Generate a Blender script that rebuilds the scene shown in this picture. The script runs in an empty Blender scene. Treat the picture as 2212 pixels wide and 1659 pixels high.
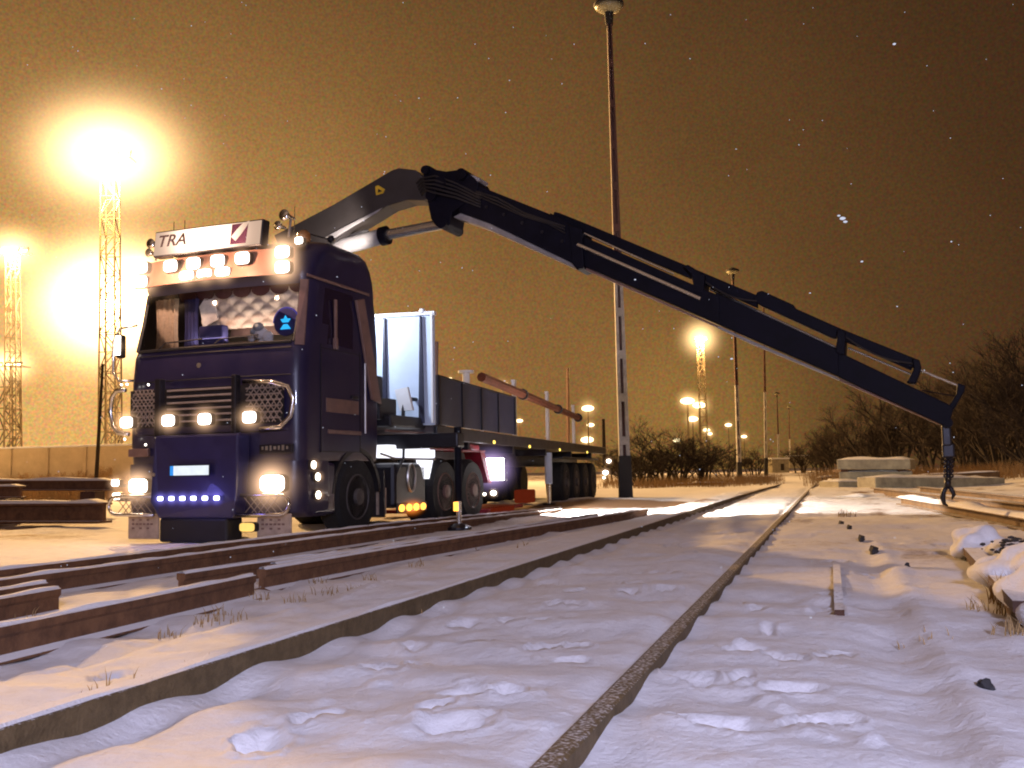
import bpy, bmesh, math, random
import numpy as np
from mathutils import Vector, Matrix, Euler, noise as mnoise

random.seed(7)
rng = np.random.default_rng(5)
S = bpy.context.scene
COL = S.collection
R = math.radians

# ------------------------------------------------------------------ camera
PX, CX, CY = 2150.0, 1106.0, 829.5          # focal length and centre, in 2212-wide photo units
CAMZ = 0.77
CM = Matrix.Rotation(R(90 + 5.08), 3, 'X') @ Matrix.Rotation(R(-1.03), 3, 'Z')
cam = bpy.data.cameras.new('camera'); co = bpy.data.objects.new('camera', cam); COL.objects.link(co)
co.matrix_world = Matrix.Translation((0, 0, CAMZ)) @ CM.to_4x4()
cam.sensor_width = 36; cam.lens = 36 * PX / 2212; cam.clip_start = 0.05; cam.clip_end = 3000
S.camera = co
def ray(x, y): return CM @ Vector(((x - CX) / PX, -(y - CY) / PX, -1))
def onplane(x, y, p0, n):
    r = ray(x, y); c = Vector((0, 0, CAMZ)); t = (Vector(p0) - c).dot(n) / r.dot(n); return c + r * t
def at(x, y, Y): return onplane(x, y, (0, Y, 0), Vector((0, 1, 0)))      # real point at distance Y
def ground(x, y, z=0): return onplane(x, y, (0, 0, z), Vector((0, 0, 1)))
z3 = lambda x, y: (x * .3196 + 691.2, y * .3196 + 612.7)
z4 = lambda x, y: (x * .3551 + 628.4, y * .3551 + 314.2)
z5 = lambda x, y: (x * .4318 + 1256.8, y * .4318 + 510.6)

# ------------------------------------------------------------------ node helpers
def newmat(name):
    m = bpy.data.materials.new(name); m.use_nodes = True
    nt = m.node_tree; nt.nodes.clear()
    return m, nt, nt.nodes.new('ShaderNodeOutputMaterial')
def N(nt, t, **kw):
    n = nt.nodes.new(t)
    for k, v in kw.items():
        if k in n.inputs: n.inputs[k].default_value = v
        else: setattr(n, k, v)
    return n
def rgb(c): return (c[0], c[1], c[2], 1)
def mat(name, col, rough=.5, metal=0, var=.25, scale=6, bump=0, coat=0, col2=None, bscale=None, spec=.5):
    m, nt, out = newmat(name)
    b = N(nt, 'ShaderNodeBsdfPrincipled', Roughness=rough, Metallic=metal)
    b.inputs['Coat Weight'].default_value = coat
    b.inputs['Specular IOR Level'].default_value = spec
    tc = N(nt, 'ShaderNodeTexCoord'); ns = N(nt, 'ShaderNodeTexNoise', Scale=scale, Detail=8, Roughness=.65)
    nt.links.new(tc.outputs['Object'], ns.inputs['Vector'])
    cr = N(nt, 'ShaderNodeValToRGB')
    e = cr.color_ramp.elements
    e[0].position = .3; e[1].position = .7
    c2 = col2 or tuple(min(1, v * (1 + var)) for v in col)
    c1 = tuple(v * (1 - var) for v in col) if col2 is None else col
    e[0].color = rgb(c1); e[1].color = rgb(c2)
    nt.links.new(ns.outputs['Fac'], cr.inputs['Fac']); nt.links.new(cr.outputs['Color'], b.inputs['Base Color'])
    if var:
        mr = N(nt, 'ShaderNodeMapRange'); mr.inputs['To Min'].default_value = max(0, rough - .12); mr.inputs['To Max'].default_value = min(1, rough + .15)
        nt.links.new(ns.outputs['Fac'], mr.inputs['Value']); nt.links.new(mr.outputs['Result'], b.inputs['Roughness'])
    if bump:
        n2 = N(nt, 'ShaderNodeTexNoise', Scale=bscale or scale * 5, Detail=6)
        nt.links.new(tc.outputs['Object'], n2.inputs['Vector'])
        bp = N(nt, 'ShaderNodeBump', Strength=bump, Distance=.02)
        nt.links.new(n2.outputs['Fac'], bp.inputs['Height']); nt.links.new(bp.outputs['Normal'], b.inputs['Normal'])
    nt.links.new(b.outputs[0], out.inputs['Surface'])
    return m
def emit(name, col, s):
    m, nt, out = newmat(name)
    e = N(nt, 'ShaderNodeEmission', Color=rgb(col), Strength=s)
    tc = N(nt, 'ShaderNodeTexCoord'); ns = N(nt, 'ShaderNodeTexNoise', Scale=14.0)
    nt.links.new(tc.outputs['Object'], ns.inputs['Vector'])
    mr = N(nt, 'ShaderNodeMapRange'); mr.inputs['To Min'].default_value = s * .85; mr.inputs['To Max'].default_value = s * 1.15
    nt.links.new(ns.outputs['Fac'], mr.inputs['Value']); nt.links.new(mr.outputs['Result'], e.inputs['Strength'])
    nt.links.new(e.outputs[0], out.inputs['Surface'])
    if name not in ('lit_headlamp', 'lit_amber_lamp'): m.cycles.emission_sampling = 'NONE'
    return m
def snowy(name, col, col2, rough=.8, lo=.35, hi=.75, scale=5, patchy=.5, metal=0):
    """weathered surface that carries snow on its upward faces"""
    m, nt, out = newmat(name)
    b = N(nt, 'ShaderNodeBsdfPrincipled', Roughness=rough, Metallic=metal)
    tc = N(nt, 'ShaderNodeTexCoord'); ns = N(nt, 'ShaderNodeTexNoise', Scale=scale, Detail=8, Roughness=.7)
    nt.links.new(tc.outputs['Object'], ns.inputs['Vector'])
    cr = N(nt, 'ShaderNodeValToRGB'); e = cr.color_ramp.elements
    e[0].position = .35; e[1].position = .65; e[0].color = rgb(col); e[1].color = rgb(col2)
    nt.links.new(ns.outputs['Fac'], cr.inputs['Fac'])
    g = N(nt, 'ShaderNodeNewGeometry'); sx = N(nt, 'ShaderNodeSeparateXYZ')
    nt.links.new(g.outputs['True Normal'], sx.inputs[0])
    n2 = N(nt, 'ShaderNodeTexNoise', Scale=scale * 6, Detail=5)
    nt.links.new(tc.outputs['Object'], n2.inputs['Vector'])
    ad = N(nt, 'ShaderNodeMath', operation='MULTIPLY_ADD'); ad.inputs[1].default_value = patchy; 
    nt.links.new(n2.outputs['Fac'], ad.inputs[0]); nt.links.new(sx.outputs['Z'], ad.inputs[2])
    mr = N(nt, 'ShaderNodeMapRange'); mr.inputs['From Min'].default_value = lo + patchy * .5; mr.inputs['From Max'].default_value = hi + patchy * .5
    nt.links.new(ad.outputs[0], mr.inputs['Value'])
    mx = N(nt, 'ShaderNodeMix', data_type='RGBA'); nt.links.new(mr.outputs['Result'], mx.inputs['Factor'])
    nt.links.new(cr.outputs['Color'], mx.inputs['A']); mx.inputs['B'].default_value = (.78, .78, .8, 1)
    nt.links.new(mx.outputs['Result'], b.inputs['Base Color'])
    bp = N(nt, 'ShaderNodeBump', Strength=.5, Distance=.01)
    nt.links.new(n2.outputs['Fac'], bp.inputs['Height']); nt.links.new(bp.outputs['Normal'], b.inputs['Normal'])
    nt.links.new(b.outputs[0], out.inputs['Surface'])
    return m
def halo_mat(name, col, strength, power=2.2):
    """lamp halo put in as a glowing volume: emission falls off with distance from the lamp"""
    m, nt, out = newmat(name)
    tc = N(nt, 'ShaderNodeTexCoord')
    ln = N(nt, 'ShaderNodeVectorMath', operation='LENGTH'); nt.links.new(tc.outputs['Object'], ln.inputs[0])
    s1 = N(nt, 'ShaderNodeMath', operation='SUBTRACT', use_clamp=True); s1.inputs[0].default_value = 1; nt.links.new(ln.outputs['Value'], s1.inputs[1])
    pw = N(nt, 'ShaderNodeMath', operation='POWER'); pw.inputs[1].default_value = power; nt.links.new(s1.outputs[0], pw.inputs[0])
    ml = N(nt, 'ShaderNodeMath', operation='MULTIPLY'); ml.inputs[1].default_value = strength; nt.links.new(pw.outputs[0], ml.inputs[0])
    e = N(nt, 'ShaderNodeEmission', Color=rgb(col)); nt.links.new(ml.outputs[0], e.inputs['Strength'])
    nt.links.new(e.outputs[0], out.inputs['Volume'])
    return m

M = {}
M['rust'] = snowy('rusty_steel', (.09, .04, .018), (.19, .09, .04), lo=.55, hi=.85, scale=9)
M['timber'] = snowy('weathered_timber', (.08, .04, .016), (.15, .08, .03), lo=.9, hi=1.1, scale=5)
M['rustbrown'] = mat('red_brown_rust', (.13, .035, .014), .85, var=.4, bump=.3)
M['rustdark'] = snowy('dark_rusty_steel', (.04, .018, .012), (.1, .042, .022), lo=.75, hi=.98, scale=7)
M['railhead'] = snowy('frosted_rail_steel', (.085, .055, .022), (.15, .1, .045), lo=.95, hi=1.3, scale=14, patchy=1.1)
M['concrete'] = snowy('snowy_concrete', (.2, .17, .12), (.36, .32, .22), lo=.75, hi=.95, scale=3)
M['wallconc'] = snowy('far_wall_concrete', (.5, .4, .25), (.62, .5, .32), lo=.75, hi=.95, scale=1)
M['polelit'] = mat('pole_steel_painted_lit', (.42, .4, .37), .6, var=.35, scale=4, bump=.3)
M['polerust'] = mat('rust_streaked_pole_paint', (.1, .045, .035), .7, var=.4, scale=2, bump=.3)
M['poledark'] = mat('tarred_pole_base', (.02, .018, .018), .7)
M['lampglass'] = mat('frosted_lamp_glass', (.35, .33, .2), .4)
M['paint'] = mat('dark_blue_truck_paint', (.012, .011, .048), .34, var=.15, scale=2.2, coat=.4, col2=(.026, .02, .058), bump=.04)
M['skirtpaint'] = mat('blue_panel_paint', (.018, .016, .07), .4, var=.15, coat=.4)
M['black'] = mat('black_plastic', (.012, .011, .014), .55)
M['blackmetal'] = mat('black_metal', (.015, .014, .02), .4, metal=.3)
M['rubber'] = mat('tyre_rubber', (.012, .012, .013), .85, bump=.4)
M['chrome'] = mat('chrome', (.75, .73, .7), .18, metal=1, var=.1)
M['alu'] = mat('worn_aluminium', (.5, .48, .46), .35, metal=.9, var=.2)
M['grillesilver'] = mat('dull_silver_grille', (.34, .28, .24), .4, metal=.2, var=.2)
M['rimdark'] = mat('dirty_dark_rim', (.07, .06, .06), .6, var=.4)
M['crane'] = mat('dark_crane_paint', (.005, .0048, .011), .6, var=.4, scale=5, bump=.08, coat=0, spec=.12)
M['boomunder'] = mat('boom_underside_painted_lit', (.26, .25, .25), .5)
M['rod'] = mat('chromed_ram_rod', (.62, .6, .56), .22, metal=.9, var=.08)
M['whitepaint'] = mat('white_paint', (.75, .77, .8), .45, var=.06)
M['greypanel'] = mat('pale_grey_steel', (.5, .6, .76), .5, var=.1, scale=2)
M['cream'] = mat('cream_cloth', (.6, .5, .4), .9, var=.2, scale=30, bump=.4)
M['plush'] = mat('white_plush', (.75, .72, .66), .95, bump=.6)
M['greyplush'] = mat('grey_plush', (.3, .32, .32), .95, bump=.6)
M['dash'] = mat('dark_dashboard', (.04, .022, .012), .7)
M['pennant'] = mat('blue_pennant_cloth', (.03, .03, .12), .85)
M['trim'] = mat('brown_grey_trim', (.19, .11, .09), .5)
M['boards'] = mat('weathered_blue_side_board', (.018, .02, .045), .45, var=.4, scale=2)
M['bed'] = snowy('snowy_trailer_bed', (.05, .04, .045), (.1, .08, .08), lo=.7, hi=.95, scale=3)
M['red'] = mat('red_chassis_paint', (.24, .008, .02), .5, var=.3)
M['signwhite'] = emit('lit_sign_face', (1, .74, .62), 1.15)
M['signink'] = mat('sign_lettering', (.02, .01, .014), .8)
M['purple'] = mat('purple_emblem', (.045, .006, .03), .8)
M['lampwhite'] = emit('lit_white_lamp', (1, .9, .78), 9)
M['headlamp'] = emit('lit_headlamp', (1, .86, .68), 9)
M['ledblue'] = emit('lit_blue_white_led', (.6, .62, 1), 7)
M['amber'] = emit('lit_amber_lamp', (1, .42, .06), 3.2)
M['markerlamp'] = emit('lit_marker_lamp', (1, .7, .12), 2.5)
M['fog'] = emit('lit_low_yellow_lamp', (1, .62, .16), 1.3)
M['worklamp'] = emit('lit_work_lamp', (.96, .9, 1), 14)
M['redglow'] = emit('faint_red_glow', (1, .12, .04), .1)
M['glowpanel'] = emit('white_panel_lamp_glow', (.9, .9, 1), 1.6)
M['sodium'] = emit('sodium_lamp', (1, .72, .36), 16)
M['sodiumfar'] = emit('distant_sodium_lamp', (1, .78, .42), 4)
M['cyan'] = emit('cyan_glowing_emblem', (.03, .5, 1), 1.3)
M['cyandark'] = mat('dark_blue_disc', (.01, .012, .1), .4)
M['violet'] = emit('violet_glow_ring', (.2, .16, .8), .35)
M['platewhite'] = emit('emissive_plate_face', (.85, .92, 1), 1.05)
M['plateblue'] = emit('plate_blue_strip', (.05, .35, 1), .9)
M['pelmet'] = mat('dark_red_pelmet', (.07, .02, .02), .9)
M['yellow'] = mat('yellow_warning_sticker', (.7, .45, .03), .5)
M['bark'] = mat('dark_bark', (.022, .014, .009), .95, var=.4)
M['twig'] = mat('twigs', (.02, .011, .007), .95, var=.5, scale=1)
M['straw'] = mat('dry_grass', (.3, .19, .08), .95, var=.5, scale=2)
M['mast'] = mat('galvanised_mast', (.13, .1, .06), .7)
M['stone'] = mat('dark_stone', (.03, .028, .03), .9, bump=.5)
M['flap'] = mat('muddy_pale_mudflap', (.42, .33, .26), .8, var=.25, scale=8)
M['flake'] = emit('snowflake_flash_glow', (.75, .8, 1), .9)

mg, nt, out = newmat('window_glass')
tr = N(nt, 'ShaderNodeBsdfTransparent', Color=(.86, .85, .88, 1)); gl = N(nt, 'ShaderNodeBsdfGlossy', Roughness=.05)
fr = N(nt, 'ShaderNodeFresnel', IOR=1.5); mx = N(nt, 'ShaderNodeMixShader')
nt.links.new(fr.outputs[0], mx.inputs[0]); nt.links.new(tr.outputs[0], mx.inputs[1]); nt.links.new(gl.outputs[0], mx.inputs[2]); nt.links.new(mx.outputs[0], out.inputs['Surface'])
M['glass'] = mg
M['darkglass'] = mat('dark_side_glass', (.012, .008, .03), .08, var=0, coat=.3)

# ------------------------------------------------------------------ mesh helpers
class MB:
    def __init__(s): s.bm = bmesh.new()
    def box(s, c, d, rot=None, taper=None):
        r = bmesh.ops.create_cube(s.bm, size=1); vs = r['verts']
        for v in vs:
            v.co = Vector((v.co.x * d[0], v.co.y * d[1], v.co.z * d[2]))
            if taper and v.co.z > 0: v.co.x *= taper; v.co.y *= taper
            if rot: v.co.rotate(Euler(rot))
            v.co += Vector(c)
        return s
    def tube(s, pts, r, seg=8, closed=False, cap=True):
        pts = [Vector(p) for p in pts]; n = len(pts); rings = []
        rr = r if isinstance(r, (list, tuple)) else [r] * n
        up = None
        for i, p in enumerate(pts):
            a = pts[i - 1] if (i > 0 or closed) else p; b = pts[(i + 1) % n] if (i < n - 1 or closed) else p
            t = (b - a).normalized()
            if up is None:
                up = t.orthogonal().normalized()
            else:
                up = (up - t * up.dot(t))
                up = up.normalized() if up.length > 1e-6 else t.orthogonal().normalized()
            sd = t.cross(up)
            rings.append([s.bm.verts.new(p + (up * math.cos(k / seg * math.tau) + sd * math.sin(k / seg * math.tau)) * rr[i]) for k in range(seg)])
        m = n if closed else n - 1
        for i in range(m):
            A, B = rings[i], rings[(i + 1) % n]
            for k in range(seg): s.bm.faces.new((A[k], A[(k + 1) % seg], B[(k + 1) % seg], B[k]))
        if cap and not closed: s.bm.faces.new(rings[0][::-1]); s.bm.faces.new(rings[-1])
        return s
    def poly(s, pts, off):
        """closed outline pts (3D) extruded by vector off"""
        a = [s.bm.verts.new(Vector(p)) for p in pts]; b = [s.bm.verts.new(Vector(p) + Vector(off)) for p in pts]
        s.bm.faces.new(a[::-1]); s.bm.faces.new(b); n = len(pts)
        for i in range(n): s.bm.faces.new((a[i], a[(i + 1) % n], b[(i + 1) % n], b[i]))
        return s
    def ball(s, c, r, sc=(1, 1, 1), sub=2, jit=0):
        q = bmesh.ops.create_icosphere(s.bm, subdivisions=sub, radius=r)
        sd = Vector(c) * 3.1
        for v in q['verts']:
            k = 1 + (jit * mnoise.noise(v.co / r * 1.3 + sd) if jit else 0)
            v.co = Vector((v.co.x * sc[0] * k, v.co.y * sc[1] * k, v.co.z * sc[2] * k)) + Vector(c)
        return s
    def lathe(s, prof, c, axis='z', seg=24):
        rings = []
        for (r, h) in prof:
            ring = []
            for k in range(seg):
                a = k / seg * math.tau; x, y = r * math.cos(a), r * math.sin(a)
                p = Vector((x, y, h)) if axis == 'z' else (Vector((h, x, y)) if axis == 'x' else Vector((y, h, x)))
                ring.append(s.bm.verts.new(p + Vector(c)))
            rings.append(ring)
        for A, B in zip(rings, rings[1:]):
            for k in range(seg): s.bm.faces.new((A[k], A[(k + 1) % seg], B[(k + 1) % seg], B[k]))
        s.bm.faces.new(rings[0][::-1]); s.bm.faces.new(rings[-1])
        return s
    def build(s, name, m, parent=None, bev=0, smooth=False, loc=None, **props):
        me = bpy.data.meshes.new(name)
        bmesh.ops.recalc_face_normals(s.bm, faces=s.bm.faces)
        s.bm.to_mesh(me); s.bm.free()
        me.materials.append(M[m] if isinstance(m, str) else m)
        o = bpy.data.objects.new(name, me); COL.objects.link(o)
        if parent: o.parent = parent
        if loc: o.location = loc
        if smooth: me.shade_smooth() if hasattr(me, 'shade_smooth') else me.polygons.foreach_set('use_smooth', [True] * len(me.polygons))
        if bev:
            b = o.modifiers.new('bevel', 'BEVEL'); b.width = bev; b.segments = 2; b.limit_method = 'ANGLE'
        for k, v in props.items(): o[k] = v
        return o
def tag(o, label=None, cat=None, group=None, kind=None):
    if label: o['label'] = label
    if cat: o['category'] = cat
    if group: o['group'] = group
    if kind: o['kind'] = kind
    return o
def empty(name, loc=(0, 0, 0), rz=0, label=None, cat=None, group=None):
    o = bpy.data.objects.new(name, None); COL.objects.link(o); o.location = loc; o.rotation_euler = (0, 0, rz); o.empty_display_size = .1
    return tag(o, label, cat, group)
kids = {}
def copy_tree(o, parent=None):
    c = o.copy(); COL.objects.link(c)
    if parent: c.parent = parent
    for ch in list(o.children): copy_tree(ch, c)
    return c
_sph = None
def halo(parent, loc, r, m, sc=(1, 1, 1)):
    global _sph
    if _sph is None:
        bm = bmesh.new(); bmesh.ops.create_icosphere(bm, subdivisions=3, radius=1); _sph = bm
    key = m if isinstance(m, str) else m.name
    me = bpy.data.meshes.new('lamp_halo'); _sph.to_mesh(me); me.materials.append(M[key])
    o = bpy.data.objects.new('lamp_halo', me); COL.objects.link(o); o.parent = parent; o.location = loc; o.scale = (r * sc[0], r * sc[1], r * sc[2])
    return o
def light(name, kind, loc, energy, col, **kw):
    l = bpy.data.lights.new(name, kind); l.energy = energy; l.color = col
    for k, v in kw.items(): setattr(l, k, v)
    o = bpy.data.objects.new(name, l); COL.objects.link(o); o.location = loc
    return o
def aim(o, target):
    o.rotation_euler = (Vector(target) - o.location).to_track_quat('-Z', 'Y').to_euler()

# ------------------------------------------------------------------ snow ground
def vnoise(x, y, seed=0):
    xi = np.floor(x).astype(np.int64); yi = np.floor(y).astype(np.int64); fx = x - xi; fy = y - yi
    fx = fx * fx * fx * (fx * (fx * 6 - 15) + 10); fy = fy * fy * fy * (fy * (fy * 6 - 15) + 10)
    def h(a, b):
        n = (a * 374761393 + b * 668265263 + seed * 974634) & 0x7fffffff
        n = ((n ^ (n >> 13)) * 1274126177) & 0x7fffffff
        return ((n ^ (n >> 16)) & 0xffff) / 65535.0
    return (h(xi, yi) * (1 - fx) + h(xi + 1, yi) * fx) * (1 - fy) + (h(xi, yi + 1) * (1 - fx) + h(xi + 1, yi + 1) * fx) * fy - .5
def fbm(x, y, o=4, seed=0):
    s = 0; a = 1
    for k in range(o): s = s + a * vnoise(x * 2**k + 17.3 * k, y * 2**k - 9.1 * k, seed + k); a *= .5
    return s
def ss(x, a, b):
    t = np.clip((x - a) / (b - a), 0, 1); return t * t * (3 - 2 * t)
TA = R(17.6)                                   # heading of the main track
TP = Vector((-1.33, 2.62))                     # a point on its left rail
TD = Vector((math.sin(TA), math.cos(TA)))
def trk(x, y):                                 # metres right of the left rail, metres along it
    dx = x - TP.x; dy = y - TP.y
    return dx * TD.y - dy * TD.x, dx * TD.x + dy * TD.y
feet = []
for (px, py, s) in [(1590, 1330, 1.3), (1640, 1345, 1.), (1625, 1440, 1.3), (1700, 1460, 1.2), (1790, 1350, 1.8), (1660, 1395, .9), (1520, 1510, 1.7), (1600, 1500, 1.2), (890, 1410, 1.2), (1010, 1530, 1.6),
                    (690, 1560, 1.4), (1100, 1360, .9), (1240, 1300, .9), (980, 1600, 1.7), (1570, 1620, 1.9), (1760, 1600, 1.4), (1340, 1180, 1.), (1290, 1220, 1.), (560, 1610, 1.6), (1720, 1525, 1.4), (1180, 1270, 1.), (1450, 1190, 1.), (60, 1480, 1.6), (230, 1500, 1.4), (1180, 1420, 1.2), (820, 1470, 1.1)]:
    p = ground(px, py, .03); feet.append((p.x, p.y, s * .58))
for _ in range(60):
    _l = rng.uniform(.2, 9); _d = rng.choice([rng.uniform(.3, 1.2), rng.uniform(1.9, 3.6)]); feet.append((TP.x + TD.y * _d + TD.x * _l, TP.y - TD.x * _d + TD.y * _l, rng.uniform(.45, .85)))
lumps = []
for (px, py, s) in [(1665, 1545, .045), (1690, 1560, .03), (815, 1490, .04), (1000, 1500, .025), (1750, 1630, .03), (1790, 1640, .025), (1880, 1650, .03), (700, 1520, .03), (130, 1430, .07), (60, 1440, .05), (960, 1265 + 60, .02), (1900, 1645, .025), (1600, 1420, .025), (900, 1575, .03)]:
    p = ground(px, py, .04); lumps.append((p.x, p.y, s))
def H(x, y):
    x = np.asarray(x, float); y = np.asarray(y, float)
    d, l = trk(x, y)
    far = ss(y, 14, 40)
    mid = .05 + .045 * ss(d, .25, 1.25) + 0 * d
    base = .1 + (mid - .1) * ss(d, -.2, -.1); base = base + (.098 - base) * ss(d, 1.36, 1.46)
    base = base * 1.0
    base = np.where(d < -.55, .105 - .1 * ss(-d, .55, .95), base)
    # the loose rails lie in a shallow hollow left of the track
    fade = ss(y, 26, 45)
    base = base * (1 - fade) + .03 * fade
    # sleepers under the snow
    sl = .012 * np.cos(l / .62 * math.tau + 1.3 * vnoise(d * 1.2, l * .4, 3)) * ss(d, -.5, -.1) * (1 - ss(d, 1.6, 2.1)) * (1 - fade)
    # trench by the second, buried rail on the right
    d2 = d - 2.42
    tr = -.03 * np.exp(-((d2 + .14) / .11)**2) * (.4 + 1.2 * (vnoise(d * .5, l * .9, 9) + .5)) * (1 - ss(l, 5.5, 8)) + .02 * np.exp(-(d2 / .07)**2) * (1 - ss(l, 6, 9))
    amp = .05 * (1 - .35 * far)
    u = d * 1.0; v = l * 1.0
    rn = amp * .6 * fbm(u * .8 + .5 * v, v * 2.8, 3, 11) + .65 * amp * fbm(u * 1.7, v * 2.3, 4, 91) + .034 * fbm(u * .45, v * .5, 2, 21) + .013 * fbm(u * 4.5, v * 6.5, 4, 5) * (.5 + vnoise(u * 1.1, v * 1.3, 55) + .3)
    near_rail = np.minimum(np.abs(d), np.abs(d - 1.435))
    rn = rn * (.35 + .65 * ss(near_rail, .03, .35))
    # ragged undercut on the camera side of both rails
    ed = -.03 * (np.exp(-((d - .09) / .07)**2) + .3 * np.exp(-((d - 1.435 - .09) / .06)**2)) * (.6 + 1.3 * vnoise(l * 2.3, d * 0 + 4, 8)) * (1 - fade)
    ed = ed - .028 * np.exp(-((d - 1.435 + .09) / .05)**2) * (.3 + 1.5 * np.abs(vnoise(l * 1.7, d * 0 + 9, 18))) * (1 - fade)
    z = base + sl + tr + rn + ed
    for (fx, fy, s) in feet:
        a = (x - fx); b = (y - fy); ca, sa = math.cos(fx * 9), math.sin(fx * 9); a, b = a * ca - b * sa, a * sa + b * ca; q = ((a / (.055 * s))**2 + (b / (.1 * s))**2) * (1 + 1.5 * vnoise(x * 14, y * 14, 61))
        z = z - .038 * s**.5 * np.exp(-q**2.2) + .008 * np.exp(-((q**.5 - 1.5) / .35)**2)
    for (fx, fy, s) in lumps:
        q = ((x - fx)**2 + (y - fy)**2) / (s * 1.1)**2; z = z + s * .55 * np.exp(-q**1.2)
    # truck standing area and yard beyond are trampled flat
    left = ss(-(d + 1.6), 0, 1.2)
    z = z * (1 - left) + left * (0.01 + .05 * fbm(x * .7, y * .7, 4, 33) + .02 * fbm(x * 4, y * 4, 2, 34))
    # mound of reddish ballast by the pole and right-hand bank
    z = z + .12 * np.exp(-(((x - 2.2) / 1.6)**2 + ((y - 24.) / 2.2)**2))
    z = z + .34 * ss(x - .34 * y, 3.6, 9) * ss(y, 9, 16) * (1 - ss(y, 60, 90)) * .9
    z = z + .05 * far * fbm(x * .25, y * .25, 3, 44)
    z = z * (1 - ss(np.hypot(x, y), 150, 300))
    return z
def dirt_and_lamp_tan(x, y):
    n = fbm(x * 1.1, y * .8, 4, 71)
    a = np.exp(-(((x - 1.4) / 2.4)**2 + ((y - 21.5) / 1.6)**2)) * 1.5           # reddish ground by the pole
    b = ss(x - .34 * y, 3.2, 4.6) * ss(y, 9.5, 11.5) * (1 - ss(y, 19, 23)) * .75         # dry grass bank, right
    c = ss(-(x + .42 * y), -.6, 1.2) * ss(y, 12, 14) * (1 - ss(y, 18, 24)) * .55
    e = ss(np.hypot(x, y), 60, 110) * .45
    dd_, ll_ = trk(x, y); f_ = .42 * ss(dd_, 1.5, 3) * ss(ll_, 3, 7) * (1 - ss(ll_, 30, 45)) * ss(fbm(dd_ * 2.2, ll_ * .9, 4, 120), -.15, .5) + .25 * ss(ll_, 5, 9) * (1 - ss(ll_, 13, 16)) * ss(dd_, -.3, .1) * ss(fbm(dd_ * 3, ll_ * 1.4, 3, 130), 0, .5)  # lamp-lit tan of the snow put in as sparse brown patches
    a = a + f_
    t = np.exp(-(((x + 1.2) / 2.2)**2 + ((y - 17) / 4.5)**2)) * .35
    return np.clip((a + b + c + e + t) * (.75 + 1.1 * n) , 0, 1)
nr, nth = 560, 620
rad = np.concatenate([[.15, .5], np.geomspace(.9, 60, nr - 40), np.geomspace(64, 900, 38)])
tt = np.linspace(-1, 1, nth); th = R(90) - (tt * .62 + (np.abs(tt)**9) * np.sign(tt) * (math.pi - .62))
th = th[:-1]
RR, TT = np.meshgrid(rad, th, indexing='ij'); X = RR * np.cos(TT); Y = RR * np.sin(TT)
Z = H(X, Y)
nv = X.size; co_ = np.stack([X.ravel(), Y.ravel(), Z.ravel()], 1)
n1 = len(th); idx = np.arange(nv).reshape(len(rad), n1)
q = np.stack([idx[:-1, :], np.roll(idx, -1, 1)[:-1, :], np.roll(idx, -1, 1)[1:, :], idx[1:, :]], -1).reshape(-1, 4)[:, ::-1]
me = bpy.data.meshes.new('snow_ground'); me.vertices.add(nv); me.vertices.foreach_set('co', co_.ravel())
me.loops.add(q.size); me.loops.foreach_set('vertex_index', q.ravel().astype(np.int32)); me.polygons.add(len(q))
me.polygons.foreach_set('loop_start', (np.arange(len(q)) * 4).astype(np.int32)); me.polygons.foreach_set('use_smooth', np.ones(len(q), bool))
me.update(calc_edges=True)
at_ = me.attributes.new('dirt_and_lamp_tan', 'FLOAT', 'POINT'); at_.data.foreach_set('value', dirt_and_lamp_tan(X, Y).ravel().astype(np.float32))
go = bpy.data.objects.new('snow_ground', me); COL.objects.link(go); go['kind'] = 'structure'
m, nt, out = newmat('snow')
b = N(nt, 'ShaderNodeBsdfPrincipled', Roughness=.85)
at1 = N(nt, 'ShaderNodeAttribute', attribute_name='dirt_and_lamp_tan'); tc = N(nt, 'ShaderNodeTexCoord')
n1_ = N(nt, 'ShaderNodeTexNoise', Scale=9.0, Detail=8, Roughness=.75); nt.links.new(tc.outputs['Object'], n1_.inputs['Vector'])
n2_ = N(nt, 'ShaderNodeTexNoise', Scale=42.0, Detail=6); nt.links.new(tc.outputs['Object'], n2_.inputs['Vector'])
ad = N(nt, 'ShaderNodeMath', operation='ADD'); nt.links.new(at1.outputs['Fac'], ad.inputs[0]); nt.links.new(n1_.outputs['Fac'], ad.inputs[1])
mr = N(nt, 'ShaderNodeMapRange'); mr.inputs['From Min'].default_value = .62; mr.inputs['From Max'].default_value = 1.05; nt.links.new(ad.outputs[0], mr.inputs['Value'])
dc = N(nt, 'ShaderNodeValToRGB'); dc.color_ramp.elements[0].color = (.1, .045, .02, 1); dc.color_ramp.elements[1].color = (.26, .14, .06, 1); nt.links.new(n2_.outputs['Fac'], dc.inputs['Fac'])
sn = N(nt, 'ShaderNodeValToRGB'); sn.color_ramp.elements[0].position = .25; sn.color_ramp.elements[1].position = .7
sn.color_ramp.elements[0].color = (.66, .66, .7, 1); sn.color_ramp.elements[1].color = (.82, .82, .85, 1); nt.links.new(n1_.outputs['Fac'], sn.inputs['Fac'])
mx = N(nt, 'ShaderNodeMix', data_type='RGBA'); nt.links.new(mr.outputs['Result'], mx.inputs['Factor']); nt.links.new(sn.outputs['Color'], mx.inputs['A']); nt.links.new(dc.outputs['Color'], mx.inputs['B'])
nt.links.new(mx.outputs['Result'], b.inputs['Base Color'])
bp = N(nt, 'ShaderNodeBump', Strength=.4, Distance=.012); nt.links.new(n2_.outputs['Fac'], bp.inputs['Height'])
bp2 = N(nt, 'ShaderNodeBump', Strength=.5, Distance=.03); nt.links.new(n1_.outputs['Fac'], bp2.inputs['Height']); nt.links.new(bp.outputs['Normal'], bp2.inputs['Normal'])
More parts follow.
